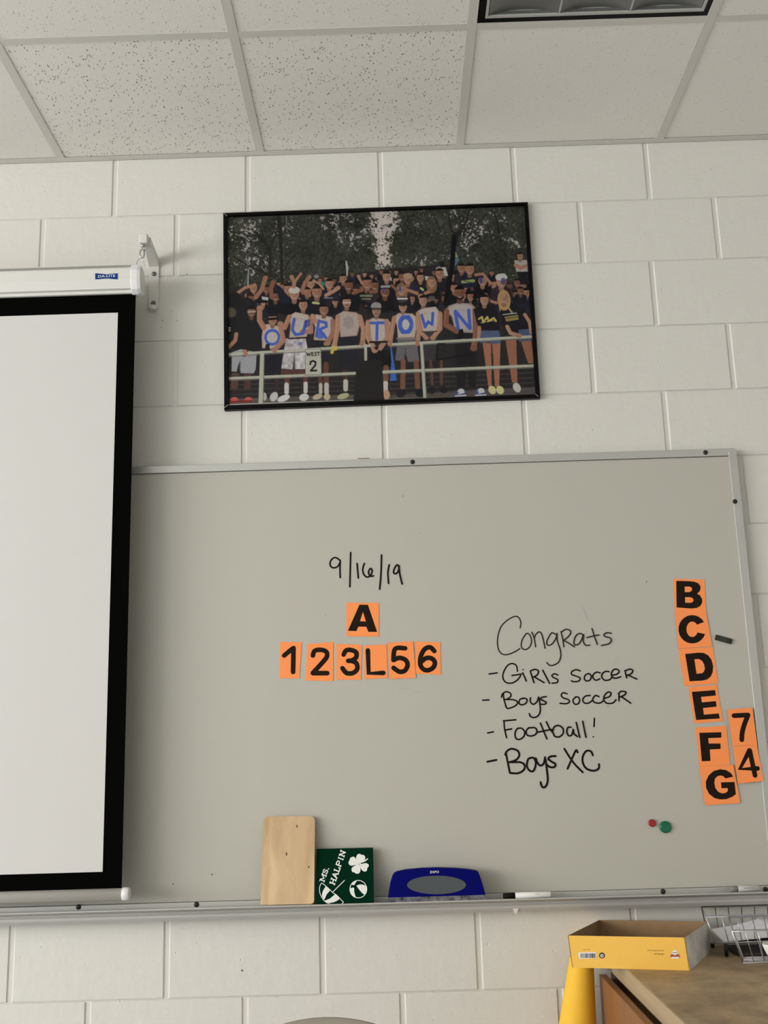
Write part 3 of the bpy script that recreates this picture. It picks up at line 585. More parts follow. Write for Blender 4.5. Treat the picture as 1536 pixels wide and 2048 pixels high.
def tee(name, x0, x1, y0, y1, z=CZ):
    bm = bmesh.new(); add_box(bm, x0, x1, y0, y1, z - 0.0006, z + 0.001, 0.0003, 1)
    if x1 - x0 > y1 - y0: add_box(bm, x0, x1, (y0 + y1) / 2 - 0.001, (y0 + y1) / 2 + 0.001, z, z + 0.035)
    else: add_box(bm, (x0 + x1) / 2 - 0.001, (x0 + x1) / 2 + 0.001, y0, y1, z, z + 0.035)
    return finish(name, bm, M_TEE, ceil)
for x in xg: tee('main_tee', x - 0.0125, x + 0.0125, FY, -0.020, CZ - 0.0004)
for y in yg[1:]:
    for i in range(-11, 7):
        x0 = max(LX, GX + i * GM + 0.0125); x1 = min(RX, GX + (i + 1) * GM - 0.0125)
        if x1 > x0: tee('cross_tee', x0, x1, y - 0.0125, y + 0.0125)
bm = bmesh.new(); add_box(bm, LX, RX, -0.0225, 0.0, CZ - 0.0022, CZ - 0.0012); add_box(bm, LX, RX, -0.0012, 0.006, CZ - 0.0022, 0.03); ang = finish('wall_angle', bm, M_TEE, ceil)

# ------------------------------------------------------------------ recessed lamp (switched off) in the ceiling
lx0, lx1, ly1, ly0 = 1.0835, 1.669, -0.5840, -1.1660
lamp = empty('ceiling_light', ((lx0 + lx1) / 2, (ly0 + ly1) / 2, CZ), 'square recessed ceiling light, switched off, in a black rim with grey reflector bays', 'ceiling light')
def ring(name, x0, x1, y0, y1, t, z0, z1, m, parent):
    bm = bmesh.new(); add_box(bm, x0, x1, y0, y0 + t, z0, z1); add_box(bm, x0, x1, y1 - t, y1, z0, z1); add_box(bm, x0, x0 + t, y0 + t, y1 - t, z0, z1); add_box(bm, x1 - t, x1, y0 + t, y1 - t, z0, z1); return finish(name, bm, m, parent)
ring('rim', lx0, lx1, ly0, ly1, 0.017, CZ - 0.0005, CZ + 0.03, M_FRAME, lamp)
ring('door_frame', lx0 + 0.017, lx1 - 0.017, ly0 + 0.017, ly1 - 0.017, 0.007, CZ - 0.001, CZ + 0.02, M_WHITEP, lamp)
ix0, ix1, iy0, iy1 = lx0 + 0.024, lx1 - 0.024, ly0 + 0.024, ly1 - 0.024; bwid = (ix1 - ix0) / 3
for k in range(3):
    a = ix0 + k * bwid; vs = []; fs = []; n = 14
    for yy in (iy0, iy1):
        for q in range(n + 1):
            t = q / n; vs.append((a + 0.002 + (bwid - 0.004) * t, yy, CZ + 0.002 + 0.014 * (1 - abs(2 * t - 1) ** 2.6)))
    fs = [(q, q + 1, n + 2 + q, n + 1 + q) for q in range(n)]; rf = mesh('reflector', vs, fs, M_GREYM, lamp, smooth=True)
    if k: box('divider', a - 0.002, a + 0.002, iy0, iy1, CZ + 0.001, CZ + 0.03, M_WHITEP, lamp)
box('end_panel', ix0, ix1, iy1 - 0.002, iy1, CZ + 0.004, CZ + 0.012, M_GREYM, lamp); box('end_panel', ix0, ix1, iy0, iy0 + 0.002, CZ + 0.004, CZ + 0.012, M_GREYM, lamp)
box('housing', lx0 + 0.002, lx1 - 0.002, ly0 + 0.002, ly1 - 0.002, CZ + 0.092, CZ + 0.096, M_WHITEP, lamp)

# ------------------------------------------------------------------ framed photograph
PHY = -0.02
fc = [at(446, 425, PHY), at(1056, 403, PHY), at(1081, 795, PHY), at(448, 819, PHY)]      # outer corners TL TR BR BL
fc = [(c[0], c[2]) for c in fc]
pic = empty('framed_photo', (0.807, -0.001, -0.83), 'large framed photograph of a cheering crowd with painted chests, on the block wall', 'picture')
ic = [at(454, 432.2, PHY), at(1049, 409.7, PHY), at(1071.5, 787.3, PHY), at(457.2, 809.5, PHY)]; ic = [(c[0], c[2]) for c in ic]
for i in range(4):
    j = (i + 1) % 4; vs = []
    for (ox, oz), (nx, nz) in ((fc[i], ic[i]), (fc[j], ic[j])):
        mx, mz = (ox * 0.75 + nx * 0.25, oz * 0.75 + nz * 0.25); vs += [(ox, 0.0, oz), (ox, PHY + 0.003, oz), (mx, PHY, mz), (nx * 0.9 + ox * 0.1, PHY, nz * 0.9 + oz * 0.1), (nx, PHY + 0.004, nz), (nx, 0.0, nz)]
    bm = bmesh.new(); bv = [bm.verts.new(v) for v in vs]
    for k in range(6): bm.faces.new((bv[k], bv[(k + 1) % 6], bv[6 + (k + 1) % 6], bv[6 + k]))
    bm.faces.new(bv[:6]); bm.faces.new(bv[6:]); finish('frame_rail', bm, M_FRAME, pic)
for u, v, s in ((445.5, 818, 1), (1075, 792.5, -1), (450, 429, -1)):      # bright mitre gaps at the corners
    P = wallplane(PHY - 0.0004); q = P.px(u, v); d = {0: (0.008, 0.006)}[0] if s > 0 else (0.008, -0.007)
    if v > 800: pts = [P.px(449, 815), P.px(456, 809.5)]
    elif v > 700: pts = [P.px(1071, 788), P.px(1076.5, 793)]
    else: pts = [P.px(448.5, 427.5), P.px(454, 432)]
    vs, fs = [], []; ribbon_geo(vs, fs, pts, 0.0012, P, 0.0); tag(mesh('mitre_line', vs, fs, M_SILVER, pic), 'bright mitre gap')
PW, PH = 680, 438
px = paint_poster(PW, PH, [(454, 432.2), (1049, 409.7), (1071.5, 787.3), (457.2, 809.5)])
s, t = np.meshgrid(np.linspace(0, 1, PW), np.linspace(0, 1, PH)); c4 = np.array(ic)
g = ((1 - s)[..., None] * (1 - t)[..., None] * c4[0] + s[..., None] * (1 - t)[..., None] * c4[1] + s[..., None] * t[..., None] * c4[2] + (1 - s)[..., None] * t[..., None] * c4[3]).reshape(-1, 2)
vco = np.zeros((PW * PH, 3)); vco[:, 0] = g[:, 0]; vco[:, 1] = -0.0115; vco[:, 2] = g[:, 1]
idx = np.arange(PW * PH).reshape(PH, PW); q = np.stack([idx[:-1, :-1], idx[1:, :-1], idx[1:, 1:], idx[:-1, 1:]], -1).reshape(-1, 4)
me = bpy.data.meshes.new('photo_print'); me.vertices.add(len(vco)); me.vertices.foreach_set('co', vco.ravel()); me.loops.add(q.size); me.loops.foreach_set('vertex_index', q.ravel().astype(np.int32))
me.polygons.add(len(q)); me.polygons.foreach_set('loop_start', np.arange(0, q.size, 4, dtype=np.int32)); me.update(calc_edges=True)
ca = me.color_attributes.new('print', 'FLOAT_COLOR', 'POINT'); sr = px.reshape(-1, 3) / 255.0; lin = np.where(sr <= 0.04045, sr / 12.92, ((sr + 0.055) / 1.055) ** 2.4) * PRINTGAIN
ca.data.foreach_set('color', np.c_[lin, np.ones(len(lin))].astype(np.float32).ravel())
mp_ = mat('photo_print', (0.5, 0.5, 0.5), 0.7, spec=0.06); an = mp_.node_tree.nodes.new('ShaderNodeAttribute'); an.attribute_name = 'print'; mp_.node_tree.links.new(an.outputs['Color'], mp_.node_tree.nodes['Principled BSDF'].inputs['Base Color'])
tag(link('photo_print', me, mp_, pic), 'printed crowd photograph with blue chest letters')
def glaze():
    m = bpy.data.materials.new('picture_glass'); m.use_nodes = True; N = m.node_tree.nodes; N.clear(); o = N.new('ShaderNodeOutputMaterial'); mx = N.new('ShaderNodeMixShader'); tr = N.new('ShaderNodeBsdfTransparent'); gl = N.new('ShaderNodeBsdfGlossy'); fr = N.new('ShaderNodeFresnel')
    gl.inputs['Roughness'].default_value = 0.06; fr.inputs['IOR'].default_value = 1.2; L = m.node_tree.links; L.new(fr.outputs[0], mx.inputs[0]); L.new(tr.outputs[0], mx.inputs[1]); L.new(gl.outputs[0], mx.inputs[2]); L.new(mx.outputs[0], o.inputs[0]); return m
mesh('glass', [(c[0], -0.0135, c[1]) for c in ic], [(0, 3, 2, 1)], glaze(), pic)

# ------------------------------------------------------------------ whiteboard
BY = -0.020; WB = wallplane(BY)
wbx0, wbx1, wbt, wbb = -0.63, 1.8110, -1.0010, -2.190
wb = empty('whiteboard', (0.6, 0.0, -2.19), 'long grey-white dry-erase board in an aluminium frame with tray, handwriting on it', 'whiteboard')
box('writing_surface', wbx0 + 0.01, wbx1 - 0.012, BY, -0.002, wbb + 0.004, wbt - 0.010, M_BOARD, wb)
def rail(name, x0, x1, z0, z1, m=M_ALU): return box(name, x0, x1, BY - 0.006, -0.001, z0, z1, m, wb, bev=0.0015, seg=2)
rail('top_rail', wbx0, wbx1 - 0.012, wbt - 0.0215, wbt); 
bm = bmesh.new(); add_box(bm, wbx1 - 0.024, wbx1, BY - 0.006, -0.001, wbb, wbt - 0.012, 0.0015, 2); finish('side_rail', bm, M_ALU, wb); rail('side_rail', wbx0, wbx0 + 0.024, wbb, wbt - 0.0215)
lathe('corner_cap', [(0.0122, 0.0), (0.0122, 0.024), (0.011, 0.0258)], M_ALU, wb, n=32, loc=(wbx1 - 0.0122, -0.001, wbt - 0.0122), axis='y')
rail('bottom_rail', wbx0, wbx1, -2.205, -2.1835)
extrude_profile('tray', [(-0.002, -2.200), (-0.082, -2.1935), (-0.083, -2.1905), (-0.086, -2.1905), (-0.0868, -2.1935), (-0.0800, -2.1965), (-0.0690, -2.2010), (-0.0660, -2.2065), (-0.0700, -2.2085), (-0.0690, -2.2150), (-0.0640, -2.2235), (-0.0520, -2.2245), (-0.002, -2.2245)], wbx0, wbx1 + 0.005, M_ALU2, wb)
tc_ = at(1029, 1818, -0.07); mesh('tray_clip', [(tc_[0] - 0.012, -0.066, tc_[2] + 0.012), (tc_[0] + 0.014, -0.066, tc_[2] + 0.006), (tc_[0] + 0.004, -0.072, tc_[2] - 0.012), (tc_[0] - 0.012, -0.035, tc_[2] + 0.006), (tc_[0] + 0.014, -0.035, tc_[2] + 0.006), (tc_[0] + 0.004, -0.058, tc_[2] - 0.014)],
     [(0, 2, 1), (3, 4, 5), (0, 1, 4, 3), (1, 2, 5, 4), (2, 0, 3, 5)], M_CASE, wb)
for u, v in ((825, 924), (1411, 905), (1470, 1003), (157, 1814), (393, 1809), (1326, 1783), (1531, 1779)):
    p = at(u, v, BY - 0.006); lathe('screw', [(0.0068, 0), (0.0068, 0.0012), (0.0050, 0.0028), (0.0022, 0.0034)], M_RIVET, wb, n=16, loc=(p[0], BY - 0.0055, p[2]), axis='y')
E0 = zoom(500, 1080, 3.657); G0 = zoom(940, 1200, 4.267); F0 = zoom(1260, 1130, 3.594); H0 = zoom(1336, 1400, 7.68)
mm = 0.001
def note(name, lines, wd, z, m=M_INK2, label=None):
    if isinstance(label, list):         # one part per written word: (first stroke, label)
        for k, (s0, lb) in enumerate(label): s1 = label[k + 1][0] if k + 1 < len(label) else len(lines); tag(strokes(name, lines[s0:s1], wd * mm, WB, m, wb, z), lb)
        return None
    o = strokes(name, lines, wd * mm, WB, m, wb, z); return tag(o, label) if label else o
note('handwriting', [[(660,150),(625,128),(595,145),(585,180),(605,203),(640,195),(660,160)],[(660,150),(658,215),(660,275)],[(736,92),(733,220),(730,342)],[(783,172),(792,278)],
     [(836,172),(824,215),(834,255),(860,272),(884,255),(893,225),(882,208),(868,228),(870,252),(884,266),(902,262)],[(962,110),(958,240),(948,360)],[(1018,182),(1008,240),(1013,318)],[(1088,195),(1075,182),(1055,210),(1050,240),(1068,247),(1085,225),(1090,190)],[(1090,190),(1094,245),(1112,322)]], 4.6, E0, M_INK, 'handwritten date 9/16/19')
note('handwriting', [[(428,238),(434,190),(415,150),(385,140),(330,165),(270,220),(240,300),(235,380),(252,440),(290,466),(340,460),(395,435),(425,415)],
     [(470,300),(445,340),(437,390),(452,418),(485,420),(515,390),(525,345),(510,300),(485,285),(465,305)],[(528,275),(548,330),(560,400)],[(548,330),(560,295),(590,272),(610,290),(625,340),(640,412)],
     [(740,300),(700,280),(675,310),(655,355),(662,385),(690,382),(720,350),(742,300)],[(742,285),(745,350),(768,420),(774,480),(755,530),(715,555),(680,558),(655,535)],[(775,270),(790,330),(800,400)],[(778,275),(820,250),(858,268),(845,305),(800,345)],[(800,345),(840,368),(890,400)],
     [(965,300),(935,285),(900,310),(885,360),(897,384),(930,372),(955,330),(968,292),(965,350),(985,386),(1020,385)],[(1040,245),(1060,310),(1085,380)],[(995,322),(1060,305),(1100,300)],[(1205,285),(1165,280),(1140,300),(1160,316),(1195,325),(1203,350),(1180,375),(1120,388)]], 3.6, G0, M_INK2, 'handwritten word Congrats')
note('handwriting', [[(162,632),(232,622)],[(405,608),(395,560),(355,542),(315,565),(285,620),(282,670),(310,705),(360,708),(405,682),(432,645)],[(358,645),(440,632)],[(450,622),(480,692)],[(452,595)],[(515,610),(545,705)],[(515,605),(555,592),(583,608),(572,640),(540,658)],[(545,655),(630,705)],[(620,600),(678,712)],
     [(750,640),(720,630),(698,645),(715,663),(748,680),(742,705),(700,710)],[(940,605),(905,595),(870,610),(867,635),(900,648),(938,665),(930,690),(890,698),(865,690)],[(1010,628),(985,640),(975,670),(990,690),(1020,685),(1035,655),(1022,632),(1002,630)],
     [(1110,622),(1080,616),(1052,635),(1050,665),(1075,685),(1108,672)],[(1185,612),(1155,610),(1128,630),(1125,660),(1150,685),(1190,680),(1215,655)],[(1215,640),(1250,635),(1272,612),(1255,592),(1225,595),(1206,625),(1212,655),(1240,668),(1285,655)],[(1322,605),(1336,665)],[(1320,605),(1365,590),(1388,605),(1372,630),(1335,645)],[(1345,640),(1422,675)]], 4.0, G0, M_INK, [(0, 'dash before Girls soccer'), (1, 'handwritten word Girls'), (9, 'handwritten word soccer after Girls')])
note('handwriting', [[(108,855),(162,853)],[(285,800),(290,850),(310,915)],[(268,830),(278,800),(310,783),(343,795),(348,820),(325,842),(300,850)],[(300,850),(360,850),(398,862),(402,888),(370,912),(320,925),(303,902)],[(450,838),(425,850),(418,880),(440,895),(475,882),(487,852),(468,838),(445,843)],
     [(515,835),(515,870),(540,890),(570,868),(585,828)],[(590,840),(597,900),(598,950),(580,988),(545,1003),(515,993),(505,970)],[(650,825),(615,830),(602,845),(625,860),(648,873),(638,889),(605,890)],[(828,800),(795,792),(778,812),(795,835),(838,850),(848,870),(820,885),(768,882)],[(905,827),(880,850),(887,884),(915,889),(935,865),(927,832),(900,827)],
     [(1025,815),(985,820),(962,850),(975,878),(1010,880),(1040,860)],[(1100,825),(1070,815),(1047,845),(1060,873),(1105,880),(1135,862)],[(1140,840),(1188,825),(1203,797),(1180,785),(1150,810),(1140,850),(1165,880),(1215,880),(1245,852)],[(1270,800),(1270,860)],[(1265,800),(1290,779),(1328,786),(1318,810),(1275,830)],[(1290,825),(1370,880)]], 4.0, G0, M_INK, [(0, 'dash before Boys soccer'), (1, 'handwritten word Boys before soccer'), (8, 'handwritten word soccer after Boys')])
note('handwriting', [[(150,1135),(200,1125)],[(290,1030),(295,1100),(312,1175)],[(285,1032),(390,1022)],[(300,1110),(355,1100)],[(405,1095),(385,1130),(390,1178),(420,1190),(458,1165),(465,1125),(440,1095),(403,1096)],[(500,1090),(478,1120),(488,1153),(525,1160),(560,1145),(570,1112),(550,1090),(498,1092)],[(600,1050),(628,1120),(655,1185)],[(650,1040),(680,1100),(712,1140)],[(570,1130),(640,1115),(700,1105)],
     [(712,1140),(722,1163),(760,1168),(793,1138),(790,1095),(752,1070),(716,1085),(705,1120)],[(860,1087),(835,1087),(825,1125),(840,1158),(868,1150),(880,1102),(886,1140),(915,1165)],[(905,1045),(935,1172)],[(960,1035),(988,1172)],[(1062,1010),(1058,1080)],[(1052,1168)]], 4.2, G0, M_INK, [(0, 'dash before Football'), (1, 'handwritten word Football'), (13, 'handwritten exclamation mark')])
note('handwriting', [[(148,1380),(225,1365)],[(305,1300),(325,1400),(340,1475)],[(300,1320),(320,1285),(360,1270),(408,1288),(420,1328),(392,1365),(335,1385)],[(350,1385),(430,1385),(466,1410),(458,1450),(410,1478),(342,1476)],[(520,1347),(495,1360),(485,1410),(500,1448),(533,1463),(555,1430),(560,1382),(542,1348),(515,1347)],
     [(560,1350),(575,1390),(600,1413),(628,1395),(640,1342)],[(645,1365),(655,1450),(663,1530),(650,1583),(625,1600),(607,1578),(602,1555)],[(730,1332),(688,1335),(667,1355),(690,1376),(727,1400),(718,1425),(682,1426),(660,1410)],[(805,1270),(880,1385),(962,1470)],[(918,1300),(905,1282),(880,1330),(832,1440)],[(1048,1325),(1030,1291),(990,1290),(961,1340),(966,1400),(1000,1443),(1058,1457),(1098,1437),(1100,1402)]], 5.4, G0, M_INK, [(0, 'dash before Boys XC'), (1, 'handwritten word Boys before XC, thicker ink'), (8, 'handwritten letters XC, thicker ink')])
M_SMUDGE = mat('faint_ink_smudge', (0.40, 0.39, 0.36), 0.5)
for nm, ls, wd, z in (('smudge', [[(968,60),(980,110),(1010,180)]], 2.2, G0), ('smudge', [[(1245,510),(1230,550)]], 1.2, G0), ('smudge', [[(1085,1090),(1160,1085)],[(1190,1105),(1255,1118)]], 1.5, E0)): note(nm, ls, wd, z, M_SMUDGE)
vs, fs = [], []
for u, v, r in ((806,992,1.4),(1293,1164,1.6),(424,1749,1.9),(840,1066,1.0),(652,1230,1.0),(1216,1413,1.2),(346,1768,1.6),(1110,960,1.0)): ribbon_geo(vs, fs, [WB.px(u, v)], r * 2 * mm, WB, 0.0004)
tag(mesh('ink_specks', vs, fs, M_RIVET, wb), kind='stuff')
vs, fs = [], []; WP = wallplane(-0.0008)
for u, v, r in ((325,641,1.6),(354,641,1.3),(374,548,1.9),(484,1941,2.3),(323,655,1.3)): ribbon_geo(vs, fs, [WP.px(u, v)], r * 2 * mm, WP, 0.0004)
tag(mesh('paint_chips', vs, fs, M_ERAG, wall), kind='stuff'); strokes('scuff', [[(716,917.2),(738,916.6)]], 0.0022, WP, mat('red_scuff', (0.22, 0.10, 0.08), 0.7), wall)

# ------------------------------------------------------------------ orange cards held to the board
KA = 34
E0q = {'A': [(706,458),(942,460),(942,706),(706,704)], '1': [(222,745),(378,747),(362,1013),(218,1012)], '2': [(418,762),(608,745),(608,1032),(406,1028)], '3': [(632,760),(818,765),(812,1022),(630,1022)],
       'L': [(834,772),(998,764),(1008,1010),(838,1018)], '5': [(1008,752),(1192,740),(1214,1008),(1022,1018)], '6': [(1210,742),(1392,748),(1396,986),(1210,978)]}
F0q = {'B': [(310,100),(534,103),(548,342),(324,344)], 'C': [(322,345),(546,340),(592,584),(350,601)], 'D': [(346,602),(596,590),(634,850),(392,872)], 'E': [(418,878),(624,862),(668,1122),(462,1140)],
       'F': [(472,1168),(692,1156),(720,1436),(498,1447)], 'G': [(498,1447),(742,1437),(794,1712),(542,1727)], '7': [(702,1040),(878,1025),(915,1290),(738,1302)], '4': [(738,1305),(912,1290),(960,1552),(778,1572)]}
def arcpts(cx, cy, rx, ry, a0, a1, n=12): return [(cx + rx * math.cos(math.radians(a0 + (a1 - a0) * i / n)), cy - ry * math.sin(math.radians(a0 + (a1 - a0) * i / n))) for i in range(n + 1)]
GL = {'A': (E0, [(716,664),(800,474),(862,474),(930,672),(866,672),(850,634),(792,634),(778,666)], [[(826,526),(848,596),(804,594)]]),
      'B': (F0, [(332,114),(420,116),(462,120),(490,131),(505,150),(507,172),(498,192),(482,205),(504,220),(518,244),(518,272),(505,294),(482,308),(445,313),(335,305)], [[(393,155),(425,155),(442,162),(447,174),(440,189),(425,195),(393,195)], [(395,231),(430,231),(450,238),(457,252),(450,267),(432,272),(396,271)]]),
      'C': (F0, arcpts(447,462,99,102,31,340,20)[0:] + arcpts(447,462,42,56,336,36,14), []),
      'D': (F0, [(396,640),(490,630),(530,632),(562,650),(585,680),(597,725),(594,770),(580,802),(556,822),(520,831),(428,836)], [[(462,677),(495,676),(517,688),(533,715),(538,745),(532,766),(518,778),(478,782)]]),
      'E': (F0, [(444,912),(611,899),(617,938),(510,948),(516,988),(617,978),(622,1018),(524,1028),(531,1076),(638,1067),(645,1103),(475,1114)], []),
      'F': (F0, [(498,1206),(656,1202),(656,1241),(562,1244),(565,1283),(650,1283),(651,1322),(573,1326),(578,1408),(516,1411)], []),
      'G': (H0, [(1000,1178),(965,1122),(890,1075),(800,1063),(700,1090),(622,1160),(580,1255),(585,1350),(630,1440),(710,1505),(800,1528),(900,1522),(990,1485),(1042,1445),(1020,1258),(812,1265),(822,1355),(915,1352),(920,1398),(880,1428),(830,1435),(770,1410),(725,1350),(710,1270),(720,1210),(755,1172),(805,1158),(850,1170),(880,1205)], [])}
DG = {'1': (E0, [[(250,845),(310,795)],[(318,790),(315,965)]], 0), '2': (E0, [[(460,845),(472,812),(512,803),(555,815),(563,850),(535,890),(460,972)],[(460,974),(565,974)]], 1),
      '3': (E0, [[(685,838),(703,808),(740,805),(776,822),(776,858),(748,880),(718,884)],[(735,882),(776,900),(784,942),(752,973),(705,972),(676,938)]], 1), 'L': (E0, [[(862,808),(868,975),(975,972)]], 0),
      '5': (E0, [[(1135,792),(1062,795),(1049,870)],[(1049,878),(1092,862),(1138,878),(1152,915),(1132,955),(1092,963),(1050,935)]], 1), '6': (E0, [[(1348,812),(1318,785),(1278,798),(1250,848),(1245,908),(1268,945),(1305,952),(1340,932),(1352,895),(1328,866),(1288,864),(1256,888)]], 1),
      '7': (F0, [[(747,1083),(848,1078)],[(848,1078),(822,1145),(806,1205),(803,1256)]], 1), '4': (F0, [[(858,1333),(790,1466),(916,1462)],[(860,1333),(898,1512)]], 0)}
LAB = {'A': 'orange card with bold black letter A above the row of numbers', '1': 'narrow orange card with rounded black 1, leftmost of the number row', '2': 'orange card with rounded black 2, second from the left in the number row', '3': 'orange card with rounded black 3, just left of the L card',
       'L': 'orange card with black letter L standing in for the 4 in the row', '5': 'orange card with rounded black 5, overlapped at its right by the 6', '6': 'orange card with rounded black 6, rightmost of the number row',
       'B': 'orange card with bold black B, topmost of the letter column', 'C': 'orange card with bold black C beside the small black bar magnet', 'D': 'orange card with bold black D between the C and the E', 'E': 'orange card with bold black E between the D and the F',
       'F': 'orange card with bold black F above the G', 'G': 'orange card with bold black G, lowest of the letter column', '7': 'orange card with rounded black 7 near the right rail of the board', '4': 'orange card with rounded black 4 tilted over the right rail, under the 7'}
LIFT = {'5': 0.0012, 'C': 0.0011, 'G': 0.0022, '4': 0.0074, '7': 0.0074}
for tab, z in ((E0q, E0), (F0q, F0)):
    for ch, qd in tab.items():
        lf = 0.0007 + LIFT.get(ch, 0); P = wallplane(BY - lf - 0.0006)
        o = shape('letter_card' if ch.isalpha() else 'number_card', qd, [], P, M_ORANGE, None, z, lift=0.0, thick=0.0006)
        if ch in ('G', ): pass
        tag(o, LAB[ch], 'card', 'orange cards of the letter column' if ch in 'BCDEFG' else 'orange cards of the number row' if ch in '123L56' else 'loose orange cards' if ch in '74' else None)
        if ch in GL: zz, ou, ho = GL[ch]; shape('printed_letter', ou, ho, P, M_PRINT, o, zz, lift=0.0003)
        else: zz, ls, sm = DG[ch]; strokes('printed_digit' if ch != 'L' else 'printed_letter', ls, 34 / 3.657 / 730.0 * (1.0 if ch not in '74' else 0.98), P, M_PRINT, o, zz, lift=0.0003, sm=bool(sm))
box('seam', wbx0 + 0.02, wbx1 - 0.024, BY - 0.0006, BY + 0.001, -2.1838, -2.1826, M_RIVET, wb); box('seam', wbx0 + 0.02, wbx1 - 0.024, BY - 0.0006, BY + 0.001, wbt - 0.0226, wbt - 0.0214, M_RIVET, wb)
# magnets
P = wallplane(BY); a = P.px(*F0(612, 520)); b = P.px(*F0(728, 552)); mid = (a + b) / 2; an_ = math.atan2(b[1] - a[1], b[0] - a[0])
bm = bmesh.new(); add_box(bm, -0.023, 0.023, -0.006, 0, -0.0072, 0.0072, 0.0012, 2); mg = finish('bar_magnet', bm, M_BMAG); mg.location = (mid[0], BY, mid[1]); mg.rotation_euler = (0, -an_, 0); tag(mg, 'small black bar magnet, slanted, right of the C card', 'magnet')
bm = bmesh.new(); add_box(bm, -0.009, 0.009, -0.0068, -0.0055, -0.006, 0.006, 0.0004, 1); f_ = finish('worn_patch', bm, mat('worn_magnet', (0.03, 0.033, 0.02), 0.7)); f_.parent = mg
for nm, (x, y), r, m, lb in (('round_magnet', F0(157, 1854), 0.0098, M_RED, 'small red round magnet left of the green one'), ('round_magnet', F0(252, 1883), 0.0154, M_GREEN, 'green round magnet low on the board, larger than the red one')):
    q = P.px(x, y); tag(lathe(nm, [(r, 0), (r, 0.004), (r * 0.93, 0.0065), (r * 0.7, 0.0078), (r * 0.62, 0.0070)], m, None, n=36, loc=(q[0], BY, q[1]), axis='y'), lb, 'magnet', 'round magnets on the board')

# ------------------------------------------------------------------ things on the tray
def leaning(u0, u1, vb0, vb1, yb, yt, vt):
    """plane of a slab standing on the tray at y = yb and leaning back to y = yt at its top"""
    a = at(u0, vb0, yb); b = at(u1, vb1, yb); top = at((u0 + u1) / 2, vt, yt); return Plane(a, b - a, top - (a + b) / 2)
# wooden board
P = leaning(521, 628, 1810, 1808, -0.079, -0.034, 1632)
A0 = P.px(521, 1810); B0 = P.px(628, 1808); C0 = P.px(630, 1632); D0 = P.px(527, 1633)
def rounded(q, r, n=6):
    out = []; N_ = len(q)
    for i in range(N_):
        p = np.array(q[i], float); a = np.array(q[i - 1], float) - p; b = np.array(q[(i + 1) % N_], float) - p; a /= np.linalg.norm(a); b /= np.linalg.norm(b); rr = r[i] if isinstance(r, (list, tuple)) else r
        if rr <= 0: out.append(tuple(p)); continue
        for k in range(n + 1):
            t_ = k / n; out.append(tuple((1 - t_) ** 2 * (p + a * rr) + 2 * t_ * (1 - t_) * p + t_ * t_ * (p + b * rr)))
    return out
wbd = shape('wooden_board', rounded([A0, B0, C0, D0], [0.004, 0.010, 0.016, 0.016]), [], P, M_PLY, None, lift=0.0, thick=0.010, local=True); tag(wbd, 'plain pale wooden board with rounded corners standing in the tray', 'board')
for u, v, w_, h_ in ((594, 1652.5, 0.0018, 0.0042), (573, 1708, 0.0020, 0.0046), (617.5, 1734, 0.0018, 0.003)):
    c = P.px(u, v); tag(shape('knot', [(c[0] + w_ * math.cos(k * 0.6283), c[1] + h_ * math.sin(k * 0.6283)) for k in range(10)], [], P, M_DARKW, wbd, lift=0.0003, local=True), 'dark knot fleck')
# green plaque
P = leaning(631.5, 748, 1808, 1805, -0.079, -0.040, 1696.5); I0 = zoom(620, 1680, 10.24)
plq = shape('name_plaque', [(110, 1308), (1310, 1284), (1290, 153), (138, 183)], [], P, M_FELT_G, None, I0, lift=0.0, thick=0.008); tag(plq, 'dark green square plaque reading MS. HALPIN with clover, ball and parasol', 'plaque')
GLY = {'H': ([[(.2,0),(.2,1)],[(.8,0),(.8,1)],[(.2,.5),(.8,.5)]], [(.2,0),(.8,0),(.2,1),(.8,1)]), 'A': ([[(.14,0),(.5,1)],[(.86,0),(.5,1)],[(.28,.36),(.72,.36)]], [(.14,0),(.86,0)]), 'L': ([[(.25,0),(.25,1)],[(.25,0),(.85,0)],[(.85,0),(.85,.28)]], [(.25,1),(.2,0)]),
       'P': ([[(.22,0),(.22,1)],[(.22,1),(.65,1),(.85,.9),(.85,.62),(.65,.5),(.22,.5)]], [(.22,0)]), 'I': ([[(.5,0),(.5,1)]], [(.5,0),(.5,1)]), 'N': ([[(.2,0),(.2,1)],[(.2,1),(.8,0)],[(.8,0),(.8,1)]], [(.2,0),(.8,1),(.16,1)]),
       'M': ([[(.14,0),(.14,1)],[(.14,1),(.5,.3)],[(.5,.3),(.86,1)],[(.86,0),(.86,1)]], [(.14,0),(.86,0),(.1,1),(.9,1)]), 'S': ([[(.8,.78),(.74,.95),(.5,1),(.26,.93),(.22,.72),(.4,.55),(.64,.46),(.8,.3),(.76,.08),(.5,0),(.26,.05),(.18,.24)]], []), '.': ([[(.25,.03)]], [])}
def slab_text(name, txt, o, adv, cap, widths, P, parent):
    """slab letters: o baseline start, adv whole advance vector, cap the cap-height vector, in drawing units of I0"""
    vs, fs = [], []; x = 0.0; tot = sum(widths); hc = np.linalg.norm(P.px(*I0(*(np.array(o) + cap))) - P.px(*I0(*o)))
    for ch, wd in zip(txt, widths):
        mp = lambda a: P.px(*I0(*(np.array(o) + np.array(adv) * (x + a[0] * wd) / tot + np.array(cap) * (0.07 + 0.86 * a[1]))))
        for l in GLY[ch][0]: ribbon_geo(vs, fs, [mp(a) for a in l], hc * (0.19 if ch != '.' else 0.26), P, 0.0006)
        for (sx, sz) in GLY[ch][1]: ribbon_geo(vs, fs, [mp((sx - 0.15, sz)), mp((sx + 0.15, sz))], hc * 0.14, P, 0.0007, cap=2)
        x += wd
    return tag(mesh(name, vs, fs, M_WHITE, parent), 'raised white slab letters ' + txt)
